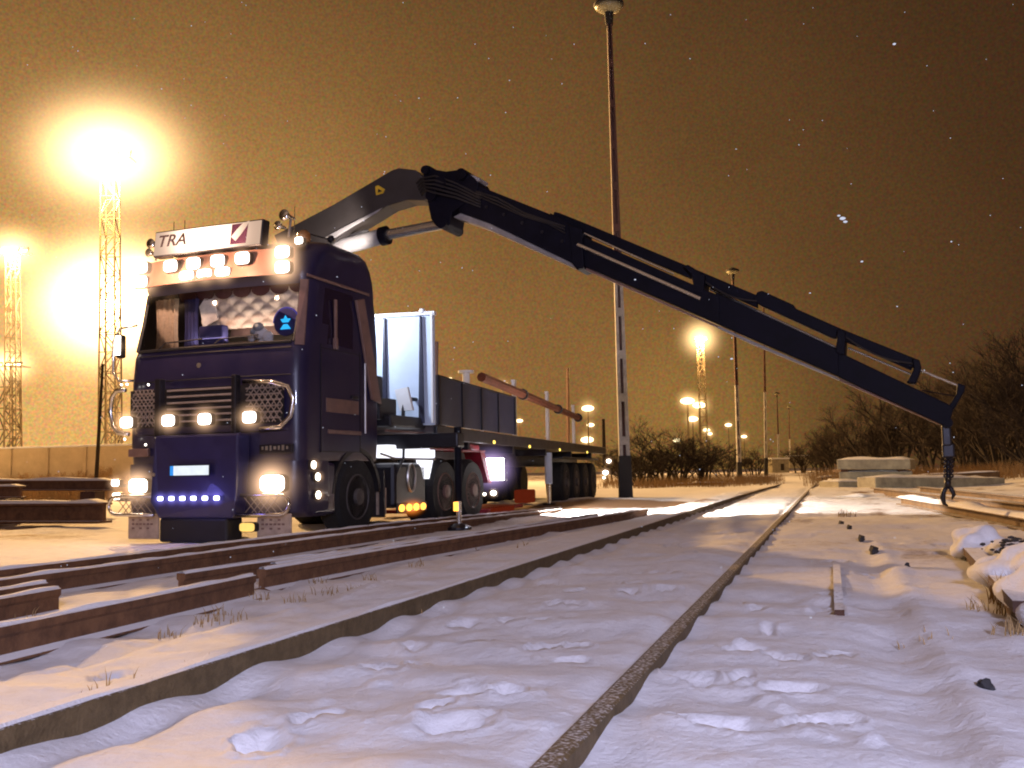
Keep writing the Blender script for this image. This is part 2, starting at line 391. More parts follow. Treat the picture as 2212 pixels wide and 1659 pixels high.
nt.links.new(bp2.outputs['Normal'], b.inputs['Normal']); nt.links.new(b.outputs[0], out.inputs['Surface'])
me.materials.append(m)
def Hs(x, y): return float(H(np.array([x]), np.array([y]))[0])

# ------------------------------------------------------------------ rails
def rail_mesh(path, name, parent=None, mtl='rust', h=.15, hw=.036, fw=.075, snow=True, web=.022, **props):
    """path: list of top-centre points. Profile of a railway rail: head, web, foot."""
    prof = [(-hw, 0), (-hw, -.035), (-web, -.05), (-web, -h + .03), (-fw, -h + .012), (-fw, -h), (fw, -h), (fw, -h + .012), (web, -h + .03), (web, -.05), (hw, -.035), (hw, 0), (hw - .01, .004), (-hw + .01, .004)]
    bm = bmesh.new(); rings = []
    P = [Vector(p) for p in path]
    for i, p in enumerate(P):
        t = (P[min(i + 1, len(P) - 1)] - P[max(i - 1, 0)]).normalized(); sd = Vector((t.y, -t.x, 0)).normalized()
        rings.append([bm.verts.new(p + sd * a + Vector((0, 0, c))) for a, c in prof])
    n = len(prof)
    for A, B in zip(rings, rings[1:]):
        for k in range(n): bm.faces.new((A[k], B[k], B[(k + 1) % n], A[(k + 1) % n]))
    bm.faces.new(rings[0]); bm.faces.new(rings[-1][::-1])
    mb = MB(); mb.bm.free(); mb.bm = bm
    o = mb.build(name, mtl, parent, **props)
    if snow:      # a thin ragged line of snow lying along the head
        sm = MB(); prev = None; L0 = 0
        for i in range(len(P) - 1):
            a, b_ = P[i], P[i + 1]; L = (b_ - a).length; k = max(2, int(L / .08)); t = (b_ - a).normalized(); sd = Vector((t.y, -t.x, 0)).normalized()
            for j in range(k + 1):
                p = a + (b_ - a) * (j / k); q_ = L0 + L * j / k
                w = hw * (.62 + .5 * mnoise.noise(Vector((q_ * 2.1, p.x, 3)))); z_ = .004 + max(.002, .011 + .012 * mnoise.noise(Vector((q_ * 3.3, 7, p.y * .1))))
                ring = [sm.bm.verts.new(p + sd * c + Vector((0, 0, d))) for c, d in ((-w, .0035), (-w * .7, z_), (w * .7, z_), (w, .0035))]
                if prev:
                    for r_ in range(3): sm.bm.faces.new((prev[r_], ring[r_], ring[r_ + 1], prev[r_ + 1]))
                prev = ring
            L0 += L; prev = ring
        sm.build('snow_cap', 'snowcap', o)
    return o
M['snowcap'] = mat('fallen_snow', (.78, .78, .81), .85, var=.05, scale=20, bump=.5)

def wp(d, l, z):      # track coordinates to world
    return Vector((TP.x + TD.y * d + TD.x * l, TP.y - TD.x * d + TD.y * l, z))
track = empty('railway_track', wp(.7, 0, 0), label='snow-covered railway track running from the bottom of the photo to the distance', cat='railway track')
def lpath(d, l0, l1, zf, curve):
    out = []; l = l0
    while l <= l1:
        out.append(wp(d - curve * max(0, l - 24)**2, l, zf(l))); l += .5
    return out
for dd, nm in ((-.06, 'left'), (1.435, 'right')):
    pts = lpath(dd, -2.6, 60, lambda l: .125 - .02 * max(0, (l - 16) / 14) if l < 30 else .105 - .004 * (l - 30), .0)
    pts = [p - Vector(track.location) for p in pts]
    rail_mesh(pts, 'rail', track, mtl='railhead', snow=False, web=.03, fw=.035, hw=.032)
# snow packed along the head of the left rail
sm = MB(); prev = None
for i in range(0, 260):
    l = -2.4 + i * .1; w = .05 + .03 * mnoise.noise(Vector((l * 1.3, 0, 0))); zz = .129 + .012 * (mnoise.noise(Vector((l * 2.2, 4, 0))) + .6)
    ring = [sm.bm.verts.new(wp(c - .06, l, z_) - Vector(track.location)) for c, z_ in ((-.14, .09), (-.045, zz), (.012, zz), (.027 + .01 * mnoise.noise(Vector((l * 6, 1, 1))), .1285))]
    if prev:
        for r_ in range(3): sm.bm.faces.new((prev[r_], ring[r_], ring[r_ + 1], prev[r_ + 1]))
    prev = ring
sm.build('snow_cap', 'snowcap', track)

def loose(pts, label, **kw):
    o0 = Vector(pts[0]); o = rail_mesh([Vector(p) - o0 for p in pts], 'loose_rail', None, **kw); o.location = o0
    return tag(o, label, 'rail', 'loose rusty rails lying beside the track')
def sub(pts, k=6):
    out = []
    for a, b_ in zip(pts, pts[1:]):
        for j in range(k): out.append(Vector(a).lerp(Vector(b_), j / k))
    out.append(Vector(pts[-1])); return out
def ext(a, b_, t):  # extend back from a
    a, b_ = Vector(a), Vector(b_); return a + (a - b_).normalized() * t
A0, A1, A2 = (-3.62, 7.07, .155), (-1.49, 13.04, .155), (.94, 20.6, .04)
loose(sub([ext(A0, A1, 2.5), A0, A1, A2]), 'longest rusty rail, farthest back of the loose rails, passing in front of the truck')
a_, b_ = ground(0, 1252, .15), ground(864, 1138, .15)
loose(sub([ext(a_, b_, 2.2), a_, b_, (.9, 19.3, .05)]), 'long rusty rail lying just in front of the farthest loose rail')
B0, B1 = (-2.22, 4.35, .152), (-1.67, 6.37, .152)
loose(sub([ext(B0, B1, 2), B0, B1]), 'tall nearest rusty rail at the left edge, ending before a gap', hw=.036)
D0, D2 = (-1.70, 6.75, .152), (2.17, 16.53, .13)
loose(sub([D0, (-.99, 8.66, .152), D2]), 'long rusty rail starting right of the gap, nearest the main track')
loose(sub([(-1.72, 7.15, .15), (-1.08, 8.9, .15), (1.2, 14.7, .14)]), 'rusty rail lying tight behind the nearest long rail')
loose(sub([(-2.22, 6.69, .14), (-1.98, 7.3, .14), (-1.5, 8.4, .13)]), 'short rusty rail end sticking out behind the gap')
e1, e1b = ground(121, 1271, .14), ground(0, 1292, .14)
loose(sub([ext(e1b, e1, 1.6), e1b, e1]), 'short rusty rail stub, nearer of two at the left edge')
e2, e2b = ground(94, 1259, .15), ground(0, 1273, .15)
loose(sub([ext(e2b, e2, 1.6), e2b, e2]), 'short rusty rail stub, farther of two at the left edge')
# far rails crossing behind
def long_beam(p0, p1, w, h, label, name='steel_beam', mtl='rust', cat='beam', group=None, cap=True):
    p0, p1 = Vector(p0), Vector(p1); c = (p0 + p1) / 2; d = p1 - p0; rz = math.atan2(d.y, d.x); L = d.length
    mb = MB(); mb.box((0, 0, h * .94), (L, w, h * .12)).box((0, 0, h * .06), (L, w, h * .12)).box((0, 0, h / 2), (L - .01, w * .25, h * .78))
    o = mb.build(name, mtl, None, bev=.006); o.location = c; o.rotation_euler = (0, -math.asin(d.z / L), rz)
    tag(o, label, cat, group)
    if cap:
        s = MB(); k = max(4, int(L / .25)); prev = None
        for i in range(k + 1):
            x = -L / 2 + L * i / k; t = .05 + .05 * mnoise.noise(Vector((x * 1.1, c.y, c.z)))
            if i in (0, k): t = .004
            ring = [s.bm.verts.new((x, a * w, h + b2)) for a, b2 in ((-.49, .001), (-.35, t), (.35, t), (.49, .001))]
            if prev:
                for r_ in range(3): s.bm.faces.new((prev[r_], ring[r_], ring[r_ + 1], prev[r_ + 1]))
            prev = ring
        s.build('snow_cap', 'snowcap', o, smooth=True)
    return o

# ------------------------------------------------------------------ the truck
TR = R(-20.6); TO = Vector((-3.63, 11.79, 0))
truck = empty('truck_tractor', TO, TR, 'dark blue truck tractor with many lit lamps parked on the snow', 'truck')
TM = Matrix.Translation(TO) @ Matrix.Rotation(TR, 4, 'Z'); TI = TM.inverted()
def tl(x, y, Y=0):     # photo point to tractor-local on the plane y=Y
    n = TM.to_3x3() @ Vector((0, 1, 0)); return TI @ onplane(x, y, TM @ Vector((0, Y, 0)), n)

def footprint(yf, yb, hw, rf, rb, bow, n=(14, 5, 10, 4)):
    pts = []
    nf, nc, nsd, nb = n
    for i in range(nf + 1):
        x = -hw + rf + (2 * (hw - rf)) * i / nf; pts.append((x, yf + bow * (x / hw)**2, 'f'))
    yc = yf + bow * ((hw - rf) / hw)**2
    for i in range(1, nc):
        a = math.pi / 2 * i / nc; pts.append((hw - rf + rf * math.sin(a), yc + rf * (1 - math.cos(a)), 'c'))
    for i in range(nsd + 1):
        pts.append((hw, yc + rf + (yb - rb - yc - rf) * i / nsd, 's'))
    for i in range(1, nc):
        a = math.pi / 2 * i / nc; pts.append((hw - rb + rb * math.cos(a), yb - rb + rb * math.sin(a), 'b'))
    for i in range(nb + 1):
        pts.append((hw - rb - 2 * (hw - rb) * i / nb, yb, 'b'))
    for i in range(1, nc):
        a = math.pi / 2 * i / nc; pts.append((-(hw - rb) - rb * math.sin(a), yb - rb + rb * math.cos(a), 'b'))
    for i in range(nsd + 1):
        pts.append((-hw, yb - rb - (yb - rb - yc - rf) * i / nsd, 's'))
    for i in range(1, nc):
        a = math.pi / 2 * i / nc; pts.append((-(hw - rf) - rf * math.cos(a), yc + rf - rf * math.sin(a), 'c'))
    return pts
def loft(levels, classify, cap=True):
    """levels: (z, yf, yb, hw, rf, rb, bow); classify(centre) -> key; returns dict key -> MB"""
    out = {}; vm = {}
    def mbk(k):
        if k not in out: out[k] = MB(); vm[k] = {}
        return out[k]
    rings = [[Vector((x, y, L[0])) for x, y, _ in footprint(*L[1:])] for L in levels]
    def v(k, i, j):
        mbk(k); d = vm[k]
        if (i, j) not in d: d[(i, j)] = out[k].bm.verts.new(rings[i][j])
        return d[(i, j)]
    n = len(rings[0])
    for i in range(len(rings) - 1):
        for j in range(n):
            c = (rings[i][j] + rings[i + 1][j] + rings[i][(j + 1) % n] + rings[i + 1][(j + 1) % n]) / 4
            k = classify(c)
            if k: out_ = [v(k, i, j), v(k, i, (j + 1) % n), v(k, i + 1, (j + 1) % n), v(k, i + 1, j)]; out[k].bm.faces.new(out_)
    if cap:
        k = classify(rings[-1][0]); out[k].bm.faces.new([v(k, len(rings) - 1, j) for j in range(n)])
        k = classify(rings[0][0]); out[k].bm.faces.new([v(k, 0, j) for j in range(n)][::-1])
    return out
lv = [(.95, .05, 1.95, 1.24, .16, .08, .05), (1.2, .03, 1.96, 1.25, .16, .08, .05), (1.95, .02, 1.97, 1.25, .18, .08, .06), (2.26, .03, 1.97, 1.25, .2, .08, .08),
      (2.36, .06, 1.97, 1.25, .22, .08, .09), (2.6, .11, 1.96, 1.245, .22, .08, .1), (2.85, .17, 1.95, 1.235, .22, .08, .1), (3.06, .22, 1.93, 1.225, .22, .08, .1),
      (3.16, .16, 1.92, 1.225, .22, .07, .1), (3.3, .2, 1.9, 1.22, .22, .07, .11), (3.45, .28, 1.86, 1.21, .24, .08, .12), (3.58, .42, 1.8, 1.19, .26, .1, .14), (3.66, .6, 1.74, 1.13, .28, .12, .16), (3.7, .85, 1.64, 1.02, .28, .15, .14)]
def cls(c):
    if 2.36 < c.z < 3.06 and c.y < .6 and abs(c.x) < 1.13: return 'windscreen'
    if 2.36 < c.z < 3.06 and abs(c.x) > 1.2 and .62 < c.y < 1.35: return 'side_window'
    return 'cab_body'
lf = loft(lv, cls)
cabo = lf['cab_body'].build('cab_body', 'paint', truck, smooth=True)
es = cabo.modifiers.new('edge', 'EDGE_SPLIT'); es.split_angle = R(38)
lf['windscreen'].build('windscreen', 'glass', truck, smooth=True)
def split_build(mb, name, mtl, parent, **kw):
    out_ = []
    left = MB(); left.bm.free(); left.bm = mb.bm.copy()
    for bm_, sgn in ((mb.bm, 1), (left.bm, -1)): bmesh.ops.delete(bm_, geom=[v_ for v_ in bm_.verts if v_.co.x * sgn < 0], context='VERTS')
    return [q_.build(name, mtl, parent, **kw) for q_ in (mb, left)]
split_build(lf['side_window'], 'side_window', 'darkglass', truck, smooth=True)
# windscreen frame seals, pillars
mb = MB()
for sx in (-1, 1): mb.tube([(sx * 1.135, .12, 2.34), (sx * 1.13, .22, 2.7), (sx * 1.12, .29, 3.08)], .022, 6)
mb.tube([(-1.1, .11, 2.34), (-.5, .03, 2.335), (.5, .03, 2.335), (1.1, .11, 2.34)], .02, 6)
mb.build('windscreen_seal', 'black', truck)
MB().poly([(1.15, .12, 2.3), (1.22, .2, 2.3), (1.2, .33, 3.1), (1.125, .28, 3.1)], (0, -.02, 0)).build('pillar_trim', 'trim', truck)
# door outline and handle on the right side
door = MB().poly([(1.252, .5, 1.05), (1.252, 1.42, 1.05), (1.252, 1.42, 2.3), (1.252, .5, 2.3)], (.006, 0, 0)).build('door', 'paint', truck)
MB().box((1.27, 1.28, 1.75), (.03, .16, .04)).build('handle', 'blackmetal', door, bev=.008)
MB().tube([(1.3, 1.5, 1.3), (1.3, 1.5, 2.2)], .016, 8).build('grab_rail', 'alu', truck)
MB().box((1.262, 1.0, 1.62), (.012, .78, .17)).build('side_panel', 'trim', truck, bev=.004)
MB().box((1.262, 1.05, 1.3), (.02, .8, .05)).build('side_trim', 'trim', truck, bev=.004)
MB().box((1.253, .95, 3.13), (.012, 1.5, .035)).build('roof_seam', 'trim', truck, bev=.004)
MB().poly([(1.245, 1.32, 3.0), (1.245, 1.52, 3.05), (1.27, 1.93, 1.7), (1.27, 1.68, 1.75)], (.04, 0, 0)).build('side_graphic', 'trim', truck, bev=.01)  # brown slanted graphic of the cab side, built as a panel
MB().box((1.27, .82, 2.62), (.03, .05, .62)).box((1.28, .8, 2.38), (.05, .06, .14)).build('mirror_arm_and_reflection', 'trim', truck, bev=.01)  # pale strips put in for a reflection beside the side window

M['visor'] = mat('visor_painted_peach_glare', (.24, .12, .085), .5, var=.12)  # warm lamp glare put into the visor's base colour
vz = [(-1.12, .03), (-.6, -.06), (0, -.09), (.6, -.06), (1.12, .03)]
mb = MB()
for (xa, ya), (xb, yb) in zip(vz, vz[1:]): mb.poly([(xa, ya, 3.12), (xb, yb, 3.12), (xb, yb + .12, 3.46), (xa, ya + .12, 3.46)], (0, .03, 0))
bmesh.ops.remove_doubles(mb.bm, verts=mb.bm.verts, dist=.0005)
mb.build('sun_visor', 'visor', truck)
# interior
mb = MB(); mb.box((0, .62, 2.28), (2.3, .8, .16)).box((0, .48, 2.38), (1.0, .3, .08)); mb.build('dashboard', 'dash', truck, bev=.03)
MB().box((0, 1.85, 2.7), (2.3, .03, .95)).build('rear_lining', 'cream', truck)
cm = MB(); NX, NZ = 110, 34; grid = []
for i in range(NX + 1):
    x = -.42 + 1.56 * i / NX; colm = []
    for k in range(NZ + 1):
        z = 3.1 - .5 * k / NZ; u_, v_ = x / .13, z / .085
        colm.append(cm.bm.verts.new((x, .46 - .04 * abs(math.sin(math.pi * (u_ + v_) / 2) * math.sin(math.pi * (u_ - v_) / 2)), z)))
    grid.append(colm)
for i in range(NX):
    for k in range(NZ): cm.bm.faces.new((grid[i][k], grid[i + 1][k], grid[i + 1][k + 1], grid[i][k + 1]))
cm.build('curtain', 'cream', truck, smooth=True)
mb = MB(); xs = [-.6 + i * .27 for i in range(7)]; outl = [(-.74, .38, 3.16)]
for xc in xs: outl += [(xc + .135 * math.cos(a), .38, 3.07 - .1 * math.sin(a)) for a in [math.pi - math.pi * k / 8 for k in range(9)]][:-1] + [(xc + .13, .38, 3.1)]
outl += [(1.16, .38, 3.16)]
mb.poly(outl, (0, .012, 0)); mb.build('pelmet', 'pelmet', truck)
MB().box((.45, .6, 2.58), (1.1, .02, .14)).build('back_shelf', 'trim', truck)
def cloth(x0, x1, z0, z1, y, mtl, taper=.0, fold=26):
    mb = MB(); G_ = []
    for i in range(31):
        t = i / 30; row = []
        for k in range(9):
            q_ = k / 8; xm = (x0 + x1) / 2; x = x0 + (x1 - x0) * t; x = xm + (x - xm) * (1 - taper * math.sin(q_ * math.pi)); z = z1 + (z0 - z1) * q_
            row.append(mb.bm.verts.new((x, y + .022 * math.sin(t * fold + .6 * q_) + .01 * math.sin(t * fold * 2.3), z)))
        G_.append(row)
    for i in range(30):
        for k in range(8): mb.bm.faces.new((G_[i][k], G_[i + 1][k], G_[i + 1][k + 1], G_[i][k + 1]))
    return mb.build('side_curtain', mtl, truck, smooth=True)
cloth(-.64, -.42, 2.34, 3.0, .36, 'pennant', .15)
MB().poly([(-.42, .38, 2.9), (-.34, .38, 3.0), (-.2, .38, 2.98), (-.14, .38, 2.72), (-.3, .38, 2.66), (-.33, .38, 2.36), (-.37, .38, 2.36), (-.36, .38, 2.66)], (0, .02, 0)).build('tied_curtain', 'plush', truck)
cloth(-1.05, -.7, 2.36, 3.02, .33, 'cream', .1)
def inside(name, loc, label, cat): return empty(name, TM @ Vector(loc), TR, label, cat)
o = inside('pennant', (-.14, .3, 2.5), 'blue cloth box standing behind the windscreen, left of centre', 'cloth box')
MB().box((0, 0, 0), (.36, .12, .26)).build('cloth_cover', 'pennant', o, bev=.02)
o = inside('plush_toy', (.6, .22, 2.45), 'white and grey plush toy sitting on the dashboard', 'plush toy')
MB().ball((0, 0, .03), .09, (1.1, .8, .9)).ball((.1, 0, -.02), .075, (1, .8, 1)).ball((-.13, 0, -.02), .05).ball((.02, 0, -.1), .06).ball((.14, -.02, -.1), .06).build('body', 'plush', o, smooth=True)
MB().ball((.0, -.05, .1), .065, (1.1, .8, .9)).ball((-.07, -.05, .05), .04).build('head', 'greyplush', o, smooth=True)
o = inside('glowing_disc', (.97, .2, 2.585), 'round dark disc with glowing cyan emblem behind the windscreen', 'lit emblem')
MB().lathe([(.0, -.01), (.165, -.01), (.165, .012), (.0, .012)], (0, 0, 0), 'y', 28).build('disc', 'cyandark', o)
MB().tube([(math.cos(a) * .175, 0, math.sin(a) * .175) for a in [math.pi * k / 16 for k in range(17)]], .01, 6).build('rim', 'violet', o)
mb = MB()
mb.poly([(-.085, -.02, .045), (-.03, -.02, .05), (0, -.02, .1), (.03, -.02, .05), (.085, -.02, .045), (.05, -.02, -.005), (-.05, -.02, -.005)], (0, .006, 0))
mb.build('upper_mark', 'cyan', o).scale = (.8, 1, .8)
MB().poly([(-.085, -.02, -.1), (.085, -.02, -.1), (.055, -.02, -.06), (.03, -.02, -.03), (-.03, -.02, -.03), (-.055, -.02, -.06)], (0, .006, 0)).build('lower_mark', 'cyan', o).scale = (.85, 1, .85)

for z_, y_, w_ in ((2.27, .025, 1.12), (1.95, .012, 1.12), (1.3, .02, 1.12)):
    MB().tube([(x, y_ + .07 * (x / 1.2)**2 - .004, z_) for x in [-w_ + 2 * w_ * k / 12 for k in range(13)]], .007, 5).build('panel_seam', 'black', truck)
for x0 in (-.75, .05):
    MB().tube([(x0, .02, 2.33), (x0 + .1, .045, 2.42), (x0 + .62, .07, 2.44)], .009, 5).build('wiper', 'black', truck)
for z_ in (1.06, 2.3): MB().box((1.256, 1.0, z_), (.008, .95, .012)).build('panel_seam', 'black', truck)
for y_ in (.5, 1.44): MB().box((1.257, y_, 1.7), (.008, .012, 1.3)).build('panel_seam', 'black', truck)

# bumper, centre plate, grille
lf = loft([(.3, .1, .7, 1.22, .2, .05, .05), (.36, .02, .72, 1.25, .2, .05, .06), (.62, -.02, .72, 1.26, .2, .05, .06), (.95, .0, .72, 1.25, .18, .05, .05)], lambda c: 'b')
lf['b'].build('bumper', 'paint', truck, smooth=True).modifiers.new('edge', 'EDGE_SPLIT').split_angle = R(40)
mb = MB(); mb.poly([(-.6, -.2, 1.28), (.6, -.2, 1.28), (.6, -.26, .5), (.52, -.2, .3), (-.52, -.2, .3), (-.6, -.26, .5)], (0, .24, 0)); mb.build('centre_plate', 'skirtpaint', truck, bev=.03)
MB().box((-.02, -.06, .17), (.96, .3, .28)).build('tow_plate', 'black', truck, bev=.03)
for x, w_ in ((-.585, .09), (.5, .07)): MB().box((x, -.12, 1.6), (w_, .1, .72)).build('bull_bar', 'blackmetal', truck, bev=.015)
gr = MB(); 
for k in range(6): gr.box((-.04, -.03, 1.82 - k * .075), (.98, .07, .022))
for sx, x0, w in ((-1, -.86, .42), (1, .8, .46)):
    for k in range(6): gr.box((x0, -.015 + .02, 1.8 - k * .07), (w, .07, .016))
gr.build('grille', 'grillesilver', truck)
MB().box((-.04, .02, 1.62), (2.2, .02, .46)).build('grille_backing', 'black', truck)
mb = MB(); 
for sx in (-1, 1):
    pts = [(sx * .56, -.06, 1.88), (sx * .95, -.06, 1.86), (sx * 1.14, -.02, 1.8), (sx * 1.2, .0, 1.66), (sx * 1.16, .0, 1.46), (sx * 1.06, -.04, 1.34), (sx * .8, -.08, 1.32)]
    if sx < 0: pts = [(-1.16, -.06, 1.86), (-1.3, -.05, 1.86), (-1.38, -.04, 1.78), (-1.4, -.04, 1.6), (-1.36, -.04, 1.42), (-1.28, -.04, 1.34), (-1.1, -.06, 1.32)]
    mb2 = MB().tube(pts, .028, 10); mb2.build('guard_tube', 'chrome', truck, smooth=True)
mb = MB()
random.seed(3)
for sx, xa, xb in ((-1, -1.08, -.66), (1, .57, 1.12)):
    n = 7
    for k in range(n + 3):
        for dr in (1, -1):
            x0 = xa + (xb - xa) * (k - 1) / n; pts = []
            for j in range(6):
                x = x0 + dr * .07 * j - (dr < 0) * 0 + (0 if dr > 0 else .1); z = 1.85 - j * .09
                if xa < x < xb: pts.append((x, -.055, z))
            if len(pts) > 1: mb.tube(pts, .006, 4)
split_build(mb, 'grille_mesh', 'grillesilver', truck)
# lower chrome loops with wire mesh below the headlamps
for sx in (-1, 1):
    x0, x1 = (.5, 1.22) if sx > 0 else (-1.33, -.62)
    out_x = x1 if sx > 0 else x0; in_x = x0 if sx > 0 else x1
    pts = [(in_x, -.16, .565)] + [(out_x - sx * .12 + sx * .12 * math.sin(a), -.12, .455 + .11 * math.cos(a)) for a in [math.pi * k / 8 for k in range(9)]] + [(in_x, -.16, .345)]
    MB().tube(pts, .022, 8).build('guard_tube', 'chrome', truck, smooth=True)
    mb = MB()
    for k in range(-2, 9):
        for dr in (1, -1):
            xs = x0 + .02 + k * .09; a, b_ = (xs, .35), (xs + dr * .2, .56)
            pa = max(min(a[0], x1 - .06), x0 + .05); 
            if x0 + .02 < a[0] < x1 - .05 and x0 + .02 < b_[0] < x1 - .05: mb.tube([(a[0], -.1, a[1]), (b_[0], -.1, b_[1])], .0055, 4)
    mb.build('wire_mesh', 'grillesilver', truck)

M['hz_lamp'] = halo_mat('warm_lamp_halo', (1, .6, .34), 20, 4.2)
M['hz_blue'] = halo_mat('blue_lamp_halo', (.25, .22, 1), 14, 3)
M['hz_work'] = halo_mat('work_lamp_halo', (.7, .5, 1), 9, 4)
M['hz_amber'] = halo_mat('amber_lamp_halo', (1, .25, .03), 14, 3)
def lampbox(name, x, z, w, h, y=-.14, mtl='lampwhite', hz='hz_lamp', hr=None, dep=.07, parent=truck, tilt=0):
    """rounded lamp: dark housing with a lit lens on its front"""
    mb = MB(); pts = []
    for k in range(20):
        a = k / 20 * math.tau; c, s_ = math.cos(a), math.sin(a)
        pts.append((x + w / 2 * math.copysign(abs(c)**.5, c), z + h / 2 * math.copysign(abs(s_)**.5, s_)))
    hs = MB().poly([(x + (p[0] - x) * 1.12, y, z + (p[1] - z) * 1.14) for p in pts], (0, dep, 0)).build(name, 'blackmetal', parent)
    MB().poly([(p[0], y - .012, p[1]) for p in pts], (0, .008, 0)).build('lens', mtl, hs)
    if hz: halo(hs, (x, y, z), (hr or max(w, h) * 1.15) * 1.35, hz)
    return hs
for x in (-1.04, -.42, .1, .72): lampbox('grille_lamp', x, 1.455, .175, .13, -.16)
for x, z in ((-.51, 3.345), (-.17, 3.345), (.18, 3.345), (.53, 3.345)): lampbox('roof_lamp', x, z, .19, .14, -.05, hr=.16)
for x in (-.26, .0, .26): lampbox('visor_lamp', x, 3.205, .2, .1, -.06, hr=.2)
for x in (-1.0, 1.05):
    for z in (3.38, 3.2): lampbox('side_roof_lamp', x, z, .19, .14, -.0, hr=.28, mtl='headlamp')
lampbox('corner_lamp', 1.21, 3.52, .1, .08, .1, hr=.12)
# headlamps
lampbox('headlight', -.93, .69, .27, .17, -.07, 'headlamp', hr=.3)
lampbox('headlight', .97, .695, .32, .19, -.07, 'headlamp', hr=.36)
for x in (-.46, -.3, -.145, .01, .17, .33): lampbox('led_lamp', x + .04, .54, .075, .05, -.28, 'ledblue', 'hz_blue', .1, dep=.03)
lampbox('low_lamp', .64, .2, .2, .1, -.08, 'fog', None)
for (px, py) in ((250, 1043), (252, 1072)):
    p = tl(px, py); lampbox('marker_lamp', p.x, p.z, .11, .08, 0, hr=.13)
mb = MB(); mb.tube([(-1.2, .1, .7), (-1.36, .04, .69)], .02, 6).tube([(-1.2, .1, .52), (-1.36, .04, .52)], .02, 6); mb.build('lamp_bracket', 'blackmetal', truck)
# small side lamps on the corner panel
for z, y in ((.9, .28), (.76, .37), (.55, .38)):
    hs = MB().lathe([(.0, 0), (.06, 0), (.06, .05), (.0, .05)], (1.24, y, z), 'x', 16).build('side_lamp', 'blackmetal', truck)
    MB().lathe([(.0, 0), (.045, 0), (.045, .01), (.0, .01)], (1.291, y, z), 'x', 16).build('lens', 'headlamp', hs)
    halo(hs, (1.3, y, z), .13, 'hz_lamp')
for (px, py) in ((270, 832), (282, 831), (328, 832), (575, 825), (277, 949), (322, 961)):
    p = tl(px, py); MB().ball((p.x, -.06, p.z), .014, sub=1).build('indicator_lamp', 'lampwhite', truck)
# signs
sg = [(-.77, 3.8), (.8, 3.8), (.77, 3.48), (-.81, 3.48)]
sign = MB().poly([(x, -.02, z) for x, z in sg], (0, .14, 0)).build('roof_sign', 'blackmetal', truck, bev=.015)
# lit face, brighter where the lamp sits behind it
m, nt, out = newmat('lit_sign_face')
tc = N(nt, 'ShaderNodeTexCoord'); mp = N(nt, 'ShaderNodeMapping'); mp.inputs['Location'].default_value = (.03, 0, -3.64); 
nt.links.new(tc.outputs['Object'], mp.inputs['Vector'])
mp2 = N(nt, 'ShaderNodeVectorMath', operation='MULTIPLY'); mp2.inputs[1].default_value = (1.9, 0, 2.6); nt.links.new(mp.outputs[0], mp2.inputs[0])
ln = N(nt, 'ShaderNodeVectorMath', operation='LENGTH'); nt.links.new(mp2.outputs[0], ln.inputs[0])
sq = N(nt, 'ShaderNodeMath', operation='POWER'); sq.inputs[1].default_value = 3.0; nt.links.new(ln.outputs['Value'], sq.inputs[0])
ex = N(nt, 'ShaderNodeMath', operation='MULTIPLY'); ex.inputs[1].default_value = -1.6; nt.links.new(sq.outputs[0], ex.inputs[0])
ep = N(nt, 'ShaderNodeMath', operation='EXPONENT'); nt.links.new(ex.outputs[0], ep.inputs[0])
mr = N(nt, 'ShaderNodeMath', operation='MULTIPLY_ADD'); mr.inputs[1].default_value = 3.4; mr.inputs[2].default_value = .62; nt.links.new(ep.outputs[0], mr.inputs[0])
e = N(nt, 'ShaderNodeEmission', Color=(1, .68, .5, 1)); nt.links.new(mr.outputs[0], e.inputs['Strength']); nt.links.new(e.outputs[0], out.inputs['Surface'])
M['signface'] = m
MB().poly([(x * .975, -.03, 3.64 + (z - 3.64) * .88) for x, z in sg], (0, .006, 0)).build('sign_face', 'signface', sign)
def text(s, size, loc, rot, mtl, parent, name, ex=.002, shear=0, sx=1):
    c = bpy.data.curves.new(name, 'FONT'); c.body = s; c.size = size; c.extrude = ex; c.shear = shear; c.align_x = 'CENTER'; c.align_y = 'CENTER'; c.offset = size * .015
    t = bpy.data.objects.new('t', c); COL.objects.link(t); bpy.context.view_layer.update()
    me = bpy.data.meshes.new_from_object(t.evaluated_get(bpy.context.evaluated_depsgraph_get())); bpy.data.objects.remove(t)
    me.materials.clear(); me.materials.append(M[mtl]); o = bpy.data.objects.new(name, me); COL.objects.link(o); o.parent = parent; o.location = loc; o.rotation_euler = rot; o.scale = (sx, 1, 1)
    return o
text('TRA', .2, (-.52, -.036, 3.66), (R(90), 0, 0), 'signink', sign, 'sign_lettering', shear=.3, sx=1.15)
MB().poly([(x, -.036, z) for x, z in ((.37, 3.77), (.6, 3.77), (.56, 3.53), (.34, 3.53))], (0, .004, 0)).build('emblem', 'purple', sign)
MB().poly([(x, -.041, z) for x, z in ((.36, 3.62), (.42, 3.565), (.5, 3.64), (.585, 3.735), (.62, 3.79), (.52, 3.765), (.44, 3.7))], (0, .003, 0)).build('emblem_stroke', 'signface', sign)
# number plate, its brightness put in as emission
pl = MB().box((-.02, -.275, .86), (.56, .015, .13)).build('number_plate', 'blackmetal', truck, bev=.004)
MB().box((.01, -.286, .86), (.49, .006, .11)).build('plate_face', 'platewhite', pl)
MB().box((-.262, -.286, .86), (.045, .006, .11)).build('plate_strip', 'plateblue', pl)
MB().lathe([(0, 0), (.03, 0), (.03, .01), (0, .01)], (-.1, -.03, 2.11), 'y', 16).build('badge', 'alu', truck)
MB().lathe([(0, 0), (.022, 0), (.022, .01), (0, .01)], (-.52, -.29, .82), 'y', 12).build('bolt', 'alu', truck)
